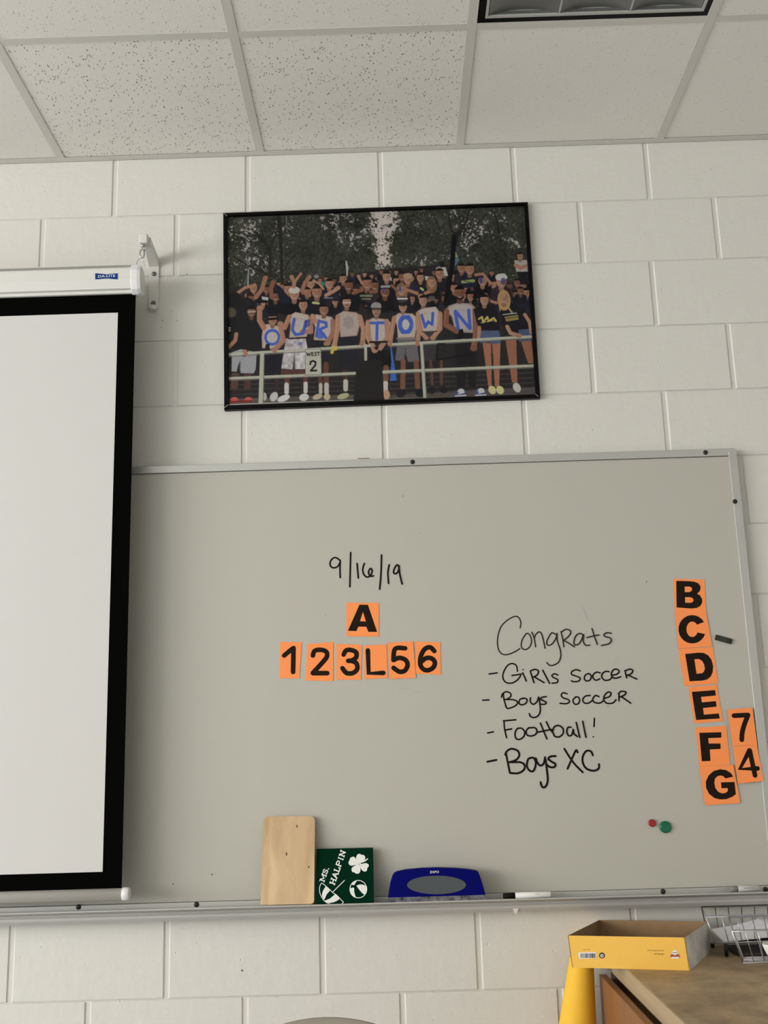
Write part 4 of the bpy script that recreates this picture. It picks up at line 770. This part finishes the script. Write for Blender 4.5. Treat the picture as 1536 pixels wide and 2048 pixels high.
slab_text('lettering', 'HALPIN', (505, 935), (238, -700), (-112, -42), (1, 1, .85, .95, .62, 1), P, plq)
slab_text('lettering', 'MS.', (292, 868), (112, -315), (-98, -38), (1.2, .85, .45), P, plq)
def pshape(nm, pts, holes=()): return shape(nm, [tuple(a) for a in smooth_line(pts + [pts[0]], 4)[:-1]], holes, P, M_WHITE, plq, I0, lift=0.0010, thick=0.0008)
for pts in ([(1015,500),(955,420),(948,350),(975,298),(1020,285),(1055,305),(1100,310),(1130,350),(1120,410),(1070,455)], [(1010,505),(960,420),(915,355),(865,347),(822,375),(812,415),(790,450),(800,500),(850,528),(920,515)],
            [(1025,490),(960,508),(870,560),(850,610),(870,655),(910,665),(945,690),(1000,685),(1030,640),(1032,570)], [(1005,485),(1060,490),(1130,475),(1185,490),(1205,530),(1175,575),(1165,625),(1120,648),(1065,620),(1032,560)]): pshape('clover_leaf', pts)
strokes('clover_stem', [[(1075,452),(1130,425),(1178,388)]], 0.0030, P, M_WHITE, plq, I0, lift=0.001)
strokes('ball_outline', [[(990 + 173 * math.cos(a * 0.2618), 1008 + 178 * math.sin(a * 0.2618)) for a in range(25)]], 0.0019, P, M_WHITE, plq, I0, lift=0.001)
for pts in ([(950,935),(1010,915),(1080,915),(1150,950),(1160,1015),(1140,1080),(1100,1112),(1010,1020)], [(880,975),(905,990),(905,1050),(918,1110),(938,1185),(885,1150),(835,1090),(818,1000)], [(850,905),(900,862),(952,845),(930,882),(915,915),(880,925)]): pshape('ball_panel', pts)
strokes('umbrella_outline', [[(238,885),(205,940),(195,1030),(215,1120),(270,1220),(350,1288),(400,1300)],[(240,885),(290,915),(330,950),(410,1020),(470,1083),(530,1118),(605,1190),(650,1240),(685,1275),(655,1300)]], 0.0017, P, M_WHITE, plq, I0, lift=0.001)
for pts in ([(320,955),(410,1022),(345,1110),(295,1215),(262,1180),(247,1130),(265,1045)], [(515,1112),(605,1195),(520,1262),(420,1287),(335,1275),(305,1245),(400,1205),(470,1150)]): pshape('umbrella_panel', pts)
strokes('umbrella_pole', [[(462,1072),(705,830)]], 0.0019, P, M_WHITE, plq, I0, lift=0.001)
# eraser
J0 = zoom(500, 1610, 3.072); PF = wallplane(-0.084)
er = empty('board_eraser', (0.912, -0.055, -2.1885), 'large blue board eraser with grey oval grip and worn felt, in the tray', 'eraser')
sil = [(849, 570), (853, 530), (862, 480), (874, 440), (886, 420), (905, 411), (960, 400), (1060, 391), (1150, 388), (1250, 391), (1330, 397), (1385, 405), (1402, 412), (1414, 440), (1430, 490), (1444, 540), (1448, 558)]
fr = [PF.px(*J0(*a)) for a in sil]; cx_ = sum(a[0] for a in fr) / len(fr); zb = min(a[1] for a in fr)
bm = bmesh.new(); rows_ = []
for yy, sx, sz in ((-0.080, 0.975, 0.97), (-0.0835, 0.99, 0.985), (-0.084, 0.985, 0.98), (-0.0835, 1.0, 1.0), (-0.070, 1.0, 1.02), (-0.045, 0.98, 0.98), (-0.032, 0.94, 0.9)):
    rows_.append([bm.verts.new((cx_ + (a[0] - cx_) * sx, yy, zb + (a[1] - zb) * sz)) for a in fr])
rows_ = rows_[2:]
for ra, rb in zip(rows_[:-1], rows_[1:]):
    for k in range(len(fr)): kk = (k + 1) % len(fr); bm.faces.new((ra[k], ra[kk], rb[kk], rb[k]))
bm.faces.new(rows_[0]); bm.faces.new(rows_[-1]); bmesh.ops.delete(bm, geom=[v for v in bm.verts if not v.link_faces], context='VERTS'); finish('body', bm, M_ERA, er)
pf2 = wallplane(-0.0843); shape('grip', [J0(1146 + 181 * math.cos(k * math.pi / 20), 491 + 57 * math.sin(k * math.pi / 20)) for k in range(40)], [], pf2, M_ERAG, er, lift=0.0006, thick=0.0006)
e0 = PF.px(*J0(848, 592)); e1 = PF.px(*J0(1447, 577)); zt0 = PF.px(*J0(849, 569))[1]; zt1 = PF.px(*J0(1448, 552))[1]
bm = bmesh.new(); n = 40; top = []; bot = []
for yy in (-0.0855, -0.034):
    top.append([bm.verts.new((e0[0] + (e1[0] - e0[0]) * k / n, yy, zt0 + (zt1 - zt0) * k / n)) for k in range(n + 1)]); bot.append([bm.verts.new((e0[0] + (e1[0] - e0[0]) * k / n, yy, -2.1915 + 0.0012 * math.sin(k * 2.1) * (yy < -0.08))) for k in range(n + 1)])
for k in range(n):
    bm.faces.new((top[0][k], top[0][k + 1], bot[0][k + 1], bot[0][k])); bm.faces.new((top[1][k], top[1][k + 1], bot[1][k + 1], bot[1][k])); bm.faces.new((top[0][k], top[0][k + 1], top[1][k + 1], top[1][k])); bm.faces.new((bot[0][k], bot[0][k + 1], bot[1][k + 1], bot[1][k]))
for k in (0, n): bm.faces.new((top[0][k], top[1][k], bot[1][k], bot[0][k]))
finish('felt', bm, M_FELT, er)
q = PF.px(*J0(1134, 412)); text_mesh('lettering', 'EXPO', pf2, (q[0], q[1]), 0.0058, M_WHITE, er, squeeze=1.1, lift=0.0010, bold=0.006, ang=0.01)
# markers
mk = empty('dry_erase_marker', (1.143, -0.072, -2.1935), 'white dry-erase marker with black cap lying in the tray', 'marker')
def cyl_x(name, x0, x1, y, z0, z1, r0, r1, m, parent):
    """barrel along x, resting height changing from z0 to z1"""
    pts = [Vector((x0 + (x1 - x0) * t, y, z0 + (z1 - z0) * t)) for t in (0, 0.02, 0.5, 0.98, 1)]; return tube(name, pts, [r0 * 0.8, r0, (r0 + r1) / 2, r1, r1 * 0.8], m, parent, n=20)
ya = -0.070; a = at(1006, 1791, ya); b = at(1030, 1791, ya); c = at(1101.5, 1788.8, ya); zz = -2.1845
cyl_x('cap', a[0], b[0], ya, zz, zz, 0.0066, 0.0075, M_INK, mk); cyl_x('barrel', b[0], c[0], ya, zz, zz + 0.0004, 0.0078, 0.0078, M_WHITE, mk)
pm = wallplane(ya - 0.0079); q = at(1073, 1790, ya)
text_mesh('barrel_print', 'DRY ERASE', pm, (q[0], zz + 0.003), 0.0016, M_ERAG, mk, lift=0.0003)
mk2 = empty('dry_erase_marker', (1.70, -0.060, -2.194), 'clear and grey marker at the far right end of the tray', 'marker')
ya = -0.060; a = at(1460, 1780, ya); b = at(1475, 1780, ya); c = at(1519, 1778, ya)
cyl_x('cap', a[0], b[0], ya, zz, zz, 0.0078, 0.0076, mat('smoky_cap', (0.22, 0.20, 0.19), 0.3), mk2); cyl_x('barrel', b[0], c[0], ya, zz, zz, 0.0078, 0.0070, mat('clear_barrel', (0.50, 0.49, 0.47), 0.25), mk2)
pm = wallplane(ya - 0.0079); text_mesh('barrel_print', 'DRY ERASE MARKER', pm, ((b[0] + c[0]) / 2, zz + 0.002), 0.0022, M_ERAG, mk2, lift=0.0003)

# ------------------------------------------------------------------ projection screen and its bracket
SY = -0.115; SPX0, SPX1 = -2.15, 0.1125
scr = empty('projection_screen', (-1.02, SY, -0.45), 'pulled-down projection screen with black border and white case', 'projection screen')
ct, cb = -0.437, -0.513
prof = [(-0.1440, -0.4345), (-0.120, -0.4325), (-0.095, -0.4335), (-0.082, -0.4480), (-0.082, -0.4990), (-0.100, -0.5130), (-0.1235, -0.5130), (-0.1240, -0.5050), (-0.1355, -0.5040), (-0.1450, -0.4800), (-0.1450, -0.4465), (-0.1290, -0.4455), (-0.1285, -0.4362), (-0.1445, -0.4362)]
profc = [(-0.136, -0.4370), (-0.120, -0.4335), (-0.100, -0.4340), (-0.084, -0.4480), (-0.084, -0.4990), (-0.100, -0.5120), (-0.120, -0.5120), (-0.1340, -0.5045), (-0.1440, -0.4830), (-0.1440, -0.4540)]
extrude_profile('case', prof, SPX0 - 0.02, 0.104, M_CASE, scr)
bm = bmesh.new(); cyy = sum(p[0] for p in profc) / len(profc); czz = sum(p[1] for p in profc) / len(profc); rws = []
for xx, s_ in ((0.103, 1.08), (0.106, 1.10), (0.121, 1.10), (0.130, 1.02)): rws.append([bm.verts.new((xx, cyy + (y - cyy) * s_, czz + (z - czz) * s_)) for y, z in profc])
for ra, rb in zip(rws[:-1], rws[1:]):
    for k in range(len(profc)): bm.faces.new((ra[k], ra[(k + 1) % len(profc)], rb[(k + 1) % len(profc)], rb[k]))
bm.faces.new(rws[0]); bm.faces.new(rws[-1]); ec = finish('end_cap', bm, M_PLAST, scr)
e2 = ec.copy(); e2.data = ec.data.copy(); C.objects.link(e2); e2.data.transform(Matrix.Translation((-2.27, 0, 0))); 
PB = wallplane(-0.1460); q = [(190.5, 546.5), (213, 548.8), (235, 546.5), (235, 558.8), (213, 556.9), (190.5, 558.8)]
bd = shape('badge', q, [], PB, M_BLUE, scr, lift=0.0004, thick=0.0004); c = PB.px(213.2, 552.6); text_mesh('lettering', 'DA-LITE', PB, (c[0], c[1]), 0.0072, M_WHITE, bd, squeeze=1.36, lift=0.0008, bold=0.003, ang=0.012)
zt_, zb_ = -0.505, -2.1345; ixr, izt, izb = 0.0628, -0.5690, -2.0930
def sheet(name, x0, x1, z0, z1, y, m, t_=0.0006): return box(name, x0, x1, y - t_, y, z0, z1, m, scr)
bm = bmesh.new(); add_box(bm, SPX0, SPX1, SY, SY + 0.0008, zb_, zt_); finish('black_border', bm, M_BLACK, scr)
sheet('projection_surface', SPX0 + 0.05, ixr, izb, izt, SY - 0.0003, M_SCREEN, 0.0004)
zb0 = -2.1480; tube('bottom_bar', [(SPX0 - 0.005, SY, zb0), (0.1160, SY, zb0)], 0.0142, M_CASE, scr, n=20)
lathe_cap = tube('bar_end_cap', [(0.1150, SY, zb0), (0.1165, SY, zb0), (0.1310, SY, zb0), (0.1335, SY, zb0)], [0.0148, 0.0160, 0.0160, 0.0140], M_PLAST, scr, n=20)
tube('bar_end_cap', [(SPX0 - 0.004, SY, zb0), (SPX0 - 0.006, SY, zb0), (SPX0 - 0.020, SY, zb0), (SPX0 - 0.023, SY, zb0)], [0.0148, 0.0160, 0.0160, 0.0140], M_PLAST, scr, n=20)
ring_pts = [(0.1270, -0.114 + 0.010 * math.cos(a), -0.4190 + 0.017 * math.sin(a)) for a in np.linspace(-0.6, math.pi + 0.6, 14)]
tube('hanging_ring', [(0.1235 + 0.0115 * math.cos(a), -0.114, -0.4270 + 0.0240 * math.sin(a)) for a in np.linspace(0.0, math.pi, 14)], 0.0011, M_STEEL, scr, n=8)
# bracket
def bracket(xc, label):
    br = empty('wall_bracket', (xc, -0.002, -0.44), label, 'bracket')
    hw = 0.0150
    # plate on the wall, then the arm rising and reaching out to the hook end: side outline swept across its width
    oy = [(-0.0005, -0.5125), (-0.0045, -0.5125), (-0.0052, -0.3950), (-0.0600, -0.3520), (-0.1000, -0.3560), (-0.1260, -0.3585), (-0.1285, -0.3420), (-0.1260, -0.3300), (-0.1000, -0.3270), (-0.0550, -0.3300), (-0.0005, -0.3720)]
    bm = bmesh.new()
    add_box(bm, xc - hw, xc + hw, -0.0060, -0.0005, -0.5120, -0.3560, 0.0018, 2)
    n_ = 12; A_ = []; B_ = []; T_ = []
    pts = [(-0.004, -0.354, -0.378, 0.0150), (-0.020, -0.350, -0.372, 0.0140), (-0.060, -0.341, -0.362, 0.0118), (-0.090, -0.335, -0.357, 0.0108), (-0.104, -0.332, -0.356, 0.0108)]
    prev = None
    for y, z1_, z0_, h_ in pts:
        cur = [bm.verts.new((xc - h_, y, z0_)), bm.verts.new((xc + h_, y, z0_)), bm.verts.new((xc + h_, y, z1_)), bm.verts.new((xc - h_, y, z1_))]
        if prev:
            for k in range(4): bm.faces.new((prev[k], prev[(k + 1) % 4], cur[(k + 1) % 4], cur[k]))
        else: bm.faces.new(cur)
        prev = cur
    bm.faces.new(prev)
    finish('arm', bm, M_CASE, br)
    bm = bmesh.new(); add_box(bm, xc - 0.0180, xc + 0.0075, -0.1290, -0.1010, -0.3600, -0.3310, 0.004, 3); finish('arm_end', bm, M_CASE, br)
    for z_ in (-0.4010, -0.4940): lathe('screw', [(0.0072, 0), (0.0072, 0.0018), (0.0052, 0.0042), (0.0020, 0.0046)], M_SCREW2, br, n=16, loc=(xc + 0.0005, -0.0055, z_), axis='y')
    lathe('foot', [(0.0115, 0.0), (0.0125, 0.006), (0.0125, 0.013)], M_CASE, br, n=20, loc=(xc, -0.013, -0.5200))
    lathe('bolt_head', [(0.0042, -0.331), (0.0042, -0.3275), (0.002, -0.3262)], M_RIVET, br, n=12, loc=(xc - 0.008, -0.114, 0))
    xh = xc - 0.0090
    tube('hook', [(xh, -0.114, -0.359), (xh, -0.114, -0.366), (xh, -0.114, -0.372), (xh - 0.006, -0.114, -0.377), (xh - 0.0085, -0.114, -0.384), (xh - 0.0075, -0.114, -0.396), (xh - 0.002, -0.114, -0.4020), (xh + 0.003, -0.114, -0.3990), (xh + 0.0045, -0.114, -0.388), (xh + 0.004, -0.114, -0.376)], 0.0026, M_STEEL, br, n=10)
    lathe('hook_nut', [(0.006, -0.366), (0.006, -0.360)], M_STEEL, br, n=6, loc=(xh, -0.114, 0))
bracket(0.1385, 'white steel wall bracket with hook holding the right end of the screen')

# ------------------------------------------------------------------ desk with drawers at the right
ZD = -2.328; DX = 1.345
dk = empty('desk', (2.0, -0.6, FZ), 'wooden desk with worn tan worktop and orange-brown fronts at the right', 'desk')
bm = bmesh.new(); add_box(bm, DX, 2.75, -1.30, -0.012, ZD - 0.044, ZD, 0.002, 2); finish('worktop', bm, M_TOP, dk); box('edge_band', DX - 0.0016, DX, -1.30, -0.012, ZD - 0.0435, ZD - 0.001, M_TOPEDGE, dk)
box('carcass', DX + 0.008, 2.72, -1.26, -0.02, FZ + 0.06, ZD - 0.0445, M_DARKW, dk); box('plinth', DX + 0.05, 2.68, -1.20, -0.05, FZ, FZ + 0.06, M_DARKW, dk)
zt = ZD - 0.050
for y1, y0, m in ((-0.070, -0.309, M_DRAWER), (-0.309, -0.474, M_DRAWER2), (-0.477, -1.26, M_DRAWER)): 
    f = box('front_panel', 1.3145, 1.3330, y0 + 0.0004, y1 - 0.0004, FZ + 0.08, zt, m, dk, bev=0.0012, seg=1)
box('front_rail', 1.3330, DX + 0.008, -1.26, -0.07, zt - 0.08, zt - 0.012, M_DARKW, dk)
# carton
zb = ZD; c0 = np.array((1.2215, -0.2490)); c1 = np.array((1.4815, -0.3230)); ux = (c1 - c0) / np.linalg.norm(c1 - c0); uy = np.array((0.1115, 0.2286)); uy /= np.linalg.norm(uy); W_ = float(np.linalg.norm(c1 - c0)); D_ = 0.252; H_ = 0.0715
Rm = Matrix(((ux[0], uy[0], 0, c0[0]), (ux[1], uy[1], 0, c0[1]), (0, 0, 1, zb), (0, 0, 0, 1)))
ct_ = empty('carton_tray', (c0[0] + ux[0] * W_ / 2 + uy[0] * D_ / 2, c0[1] + ux[1] * W_ / 2 + uy[1] * D_ / 2, zb), 'open yellow carton tray hanging over the corner of the desk, print upside down', 'box')
t = 0.0022
bm = bmesh.new(); fl_ = 0.006
def slab(nm, pts, n_, m_out, m_in, parent):
    """cardboard wall: outer face and inner face of different paper"""
    n_ = Vector(n_).normalized() * t; vs = [Vector(p) for p in pts]; vs += [v + n_ for v in vs]
    o = mesh(nm, [Rm @ v for v in vs], [(3, 2, 1, 0), (5, 6, 7, 4), (0, 1, 5, 4), (1, 2, 6, 5), (2, 3, 7, 6), (3, 0, 4, 7)], m_out, parent); o.data.materials.append(m_in)
    for i_, p in enumerate(o.data.polygons): p.material_index = 0 if i_ == 0 else 1
    return o
ex = 0.0055
slab('front_wall', [(0, 0, 0), (W_, 0, 0), (W_ + ex - 0.011, 0.0, H_), (-ex, 0.0, H_)], (0, 1, 0), M_YELLOW, M_CARD, ct_)
slab('back_wall', [(W_, D_, 0), (0, D_, 0), (-0.001, D_ + 0.004, H_), (W_ + 0.001, D_ + 0.004, H_)], (0, -1, 0), M_YELLOW, M_CARD, ct_)
slab('side_wall', [(0, D_, 0), (0, 0, 0), (-ex, 0, H_), (-0.001, D_ + 0.004, H_)], (1, 0, 0), M_YELLOW, M_CARD, ct_)
slab('side_wall', [(W_, 0, 0), (W_, D_, 0), (W_ + 0.001, D_ + 0.004, H_), (W_ + ex - 0.011, 0, H_)], (-1, 0, 0), M_SCUFF, M_CARD, ct_)['label'] = 'scuffed white side wall'
slab('bottom_panel', [(0.002, 0.002, 0), (W_ - 0.002, 0.002, 0), (W_ - 0.002, D_ - 0.002, 0), (0.002, D_ - 0.002, 0)], (0, 0, 1), M_CARD, M_CARD, ct_)
o3 = Rm @ Vector((0, 0, 0)); PC = Plane(tuple(o3), (ux[0], ux[1], 0), (0, 0, 1)); K0 = zoom(1120, 1820, 4.955)
lbl = shape('barcode_label', [(180, 420), (355, 416), (358, 478), (190, 484)], [], PC, M_PLAST, ct_, K0, lift=0.0005)
vs, fs = [], []; xb = 204; rb = random.Random(5)
while xb < 344:
    wdt = rb.choice((3, 4, 6, 9)) * (1.4 if 280 < xb < 335 else 0.9); b0 = len(vs)
    for a in ((xb, 430), (xb + wdt, 430), (xb + wdt, 474), (xb, 475)): vs.append(PC.p3(PC.px(*K0(*a)), 0.0008))
    fs.append((b0 + 3, b0 + 2, b0 + 1, b0)); xb += wdt + rb.choice((3, 4, 6))
mesh('barcode', vs, fs, M_ERAG, ct_)
M_DKPRINT = mat('dark_green_print', (0.03, 0.035, 0.02), 0.6)
hx = lambda cx, cy, r, n, a=0: [(cx + r * math.cos(2 * math.pi * k / n + a), cy + r * math.sin(2 * math.pi * k / n + a)) for k in range(n)]
shape('round_emblem', hx(416, 450, 31, 9), [hx(416, 453, 17, 12)], PC, M_DKPRINT, ct_, K0, lift=0.0005); shape('round_emblem', hx(416, 453, 16, 12), [], PC, M_WHITE, ct_, K0, lift=0.0006); shape('round_emblem', hx(417, 453, 8, 8), [], PC, M_DKPRINT, ct_, K0, lift=0.0008)
M_BRP = mat('brown_print', (0.20, 0.12, 0.03), 0.6)
for txt, (a, b), h, sq in (('www.SchoolSmart.com', (948, 403), 0.0030, 0.92), ('1-888-388-3224', (985, 435), 0.0034, 0.80), ('Item 3-102', (263, 392), 0.0026, 1.0)):
    q = PC.px(*K0(a, b)); text_mesh('upside_down_print', txt, PC, q, h, M_BRP, ct_, ang=math.pi, squeeze=sq, lift=0.0005)
shape('emblem', [(1100, 448), (1112, 420), (1118, 405), (1138, 396), (1158, 405), (1164, 420), (1178, 446), (1180, 480), (1104, 480)], [], PC, M_WHITE, ct_, K0, lift=0.0005)
shape('emblem_ribbon', [(1092, 470), (1098, 440), (1118, 436), (1138, 448), (1160, 436), (1180, 440), (1190, 470), (1176, 464), (1104, 464)], [], PC, mat('brick_red_print', (0.38, 0.07, 0.03), 0.6), ct_, K0, lift=0.0007)
q = PC.px(*K0(1138, 424)); text_mesh('emblem_print', 'smart', PC, q, 0.0030, M_ERAG, ct_, ang=math.pi, squeeze=1.0, lift=0.0008, bold=0.02)
# rolled paper
rl = empty('paper_roll', (1.19, -0.115, FZ), 'rolled yellow paper standing between the wall and the desk', 'paper roll')
def roll():
    vs, fs = [], []; n = 64; zs_ = np.linspace(FZ + 0.002, -2.3300, 12); turns = 1.35
    for z_ in zs_:
        f_ = (z_ + 2.485) / 0.175; xl = 1.2021 + 0.0423 * f_; xr = 1.2955 + 0.0040 * f_; r_ = (xr - xl) / 2; cx = (xl + xr) / 2; cy_ = -0.098 - 0.0 * f_ if z_ > -2.5 else -max(0.098, r_ + 0.012)
        for k in range(n + 1):
            a_ = 2 * math.pi * turns * k / n + 0.9; rr = r_ * (1 - 0.05 * k / n); vs.append((cx + rr * math.cos(a_), cy_ + rr * math.sin(a_), z_))
    for i in range(11):
        for k in range(n): fs.append((i * (n + 1) + k, i * (n + 1) + k + 1, (i + 1) * (n + 1) + k + 1, (i + 1) * (n + 1) + k))
    return mesh('rolled_sheet', vs, fs, M_ROLL, rl, smooth=True)
roll()
# wire baskets with paper, and a white cup
def basket(corner, label, n_x, n_y, x1=1.94):
    """corner: rim back, rim front, base back, base front, each (x left, y, z)"""
    rb, rf, bb, bf = corner; b = empty('wire_basket', ((bb[0] + x1) / 2, (bb[1] + bf[1]) / 2, bf[2]), label, 'basket', 'wire baskets on the desk')
    tube('rim', [rb, (x1, rb[1], rb[2]), (x1, rf[1], rf[2]), rf], 0.0022, M_WIRE, b, n=8, closed=True); xb_ = x1 - 0.03
    tube('base_hoop', [bb, (xb_, bb[1], bb[2]), (xb_, bf[1], bf[2]), bf], 0.0019, M_WIRE, b, n=8, closed=True)
    for i in range(n_x):
        f_ = i / (n_x - 1) * 0.999; X = lambda c, e: c[0] + (e - c[0]) * f_
        tube('wire', [(X(rf, x1), rf[1], rf[2]), (X(bf, xb_), bf[1], bf[2] + 0.004), (X(bf, xb_), bf[1] + 0.004, bf[2] + 0.001), (X(bb, xb_), bb[1] - 0.004, bb[2] + 0.001), (X(bb, xb_), bb[1], bb[2] + 0.004), (X(rb, x1), rb[1], rb[2])], 0.0012 if i else 0.0018, M_WIRE, b, n=6)
    for i in range(n_y):
        f_ = (i + 0.7) / n_y; y_ = bf[1] + (bb[1] - bf[1]) * f_; z_ = bf[2] + (bb[2] - bf[2]) * f_; x_ = bf[0] + (bb[0] - bf[0]) * f_
        tube('wire', [(x_, y_, z_ + 0.002), (xb_, y_, z_ + 0.002)], 0.0010, M_WIRE, b, n=6)
    return b
bk = basket(((1.5973, -0.030, -2.2302), (1.5636, -0.193, -2.2302), (1.6069, -0.035, -2.3186), (1.5818, -0.185, -2.2940)), 'wire basket against the wall, the farther of two, holding sheets of paper', 11, 5)
for x_, y_, z_ in ((1.612, -0.168, -2.2960), (1.88, -0.168, -2.2960), (1.615, -0.038, -2.3175), (1.88, -0.038, -2.3175)): tube('foot', [(x_, y_, z_), (x_, y_, ZD + 0.0005)], 0.0045, M_RIVET, bk, n=10)
basket(((1.6137, -0.205, -2.2311), (1.5959, -0.290, -2.2500), (1.640, -0.205, ZD + 0.003), (1.6220, -0.2638, ZD + 0.003)), 'nearer wire basket behind the white cup', 12, 5, x1=1.93)
vs = []; fs = []; n = 8
pp = [at(1422, 1858, -0.12), at(1447, 1881, -0.165), at(1540, 1876, -0.165), at(1590, 1866, -0.165), at(1590, 1840, -0.075), at(1515, 1838, -0.075), at(1470, 1850, -0.09)]
ps = mesh('paper_sheets', [tuple(p) for p in pp] + [tuple(p - np.array((0, 0, 0.004))) for p in pp], [(0, 1, 2, 3, 4, 5, 6), (13, 12, 11, 10, 9, 8, 7)] + [(i, i + 7, (i + 1) % 7 + 7, (i + 1) % 7) for i in range(7)], M_PAPER); tag(ps, 'white sheets of paper lying slanted in the farther wire basket', 'paper')
bn = box('dark_box', 1.640, 1.89, -0.176, -0.052, ZD + 0.0004, -2.3205, M_BROWN, None, bev=0.002); tag(bn, 'flat dark brown box under the paper in the farther wire basket', 'dark_box')  # thin dark brown box between the desk and the basket base
cup = lathe('scalloped_cup', [(0.020, 0.000), (0.027, 0.002), (0.031, 0.010), (0.029, 0.019), (0.020, 0.026), (0.019, 0.030), (0.026, 0.042), (0.034, 0.058), (0.037, 0.066), (0.0385, 0.072), (0.0355, 0.072), (0.031, 0.058), (0.020, 0.040), (0.004, 0.036)], M_CERAM, None, n=48, loc=(0, 0, 0))
for v in cup.data.vertices:
    a_ = math.atan2(v.co.y, v.co.x); s_ = 1 + 0.05 * math.cos(8 * a_) * min(1, v.co.z / 0.03); v.co.x *= s_; v.co.y *= s_
pc = at(1560, 1944, -0.37); cup.location = (1.658, -0.437, ZD); tag(cup, 'pale scalloped cup with a round foot at the right edge of the desk', 'cup')

# ------------------------------------------------------------------ chair in front of the wall, only its back's top edge shows
ch = empty('chair', (0.69, -1.30, FZ), 'tan plastic chair, only the curved top of its back showing below the board', 'chair')
vs, fs = [], []; nx_, nz_ = 20, 12; xc, yc, ztop = 0.6905, -1.09, -2.2412
def back_pt(u, v, o):
    hw = 0.205; x = hw * u; top = ztop - (abs(x) ** 2 / (2 * 0.33)) - (max(0, abs(u) - 0.8) / 0.2) ** 2 * 0.05; z = top - v * (0.34 - (ztop - top)); y = yc + o - 0.05 * u * u + (-0.03) * v - 0.02 * v * v; return (xc + x * (1 - 0.08 * v), y, z)
for o in (0.0, 0.008):
    for j in range(nz_ + 1):
        for i in range(nx_ + 1): vs.append(back_pt(-1 + 2 * i / nx_, j / nz_, o))
N1 = (nx_ + 1) * (nz_ + 1); idf = lambda i, j, s: s * N1 + j * (nx_ + 1) + i
for s in (0, 1):
    for j in range(nz_):
        for i in range(nx_): f = (idf(i, j, s), idf(i + 1, j, s), idf(i + 1, j + 1, s), idf(i, j + 1, s)); fs.append(f if s else f[::-1])
for i in range(nx_): fs.append((idf(i, 0, 0), idf(i + 1, 0, 0), idf(i + 1, 0, 1), idf(i, 0, 1))); fs.append((idf(i, nz_, 0), idf(i + 1, nz_, 0), idf(i + 1, nz_, 1), idf(i, nz_, 1)))
for j in range(nz_): fs.append((idf(0, j, 0), idf(0, j + 1, 0), idf(0, j + 1, 1), idf(0, j, 1))); fs.append((idf(nx_, j, 0), idf(nx_, j + 1, 0), idf(nx_, j + 1, 1), idf(nx_, j, 1)))
mesh('backrest', vs, fs, M_CHAIR, ch, smooth=True)
box('seat', xc - 0.21, xc + 0.21, -1.56, -1.16, FZ + 0.435, FZ + 0.455, M_CHAIR, ch, bev=0.009, seg=3)
for sx in (-1, 1):
    tube('leg', [(xc + sx * 0.19, -1.11, -2.42), (xc + sx * 0.19, -1.15, FZ + 0.43), (xc + sx * 0.205, -1.10, FZ + 0.003)], 0.011, M_STEEL, ch); tube('leg', [(xc + sx * 0.17, -1.50, FZ + 0.436), (xc + sx * 0.20, -1.56, FZ + 0.003)], 0.011, M_STEEL, ch)
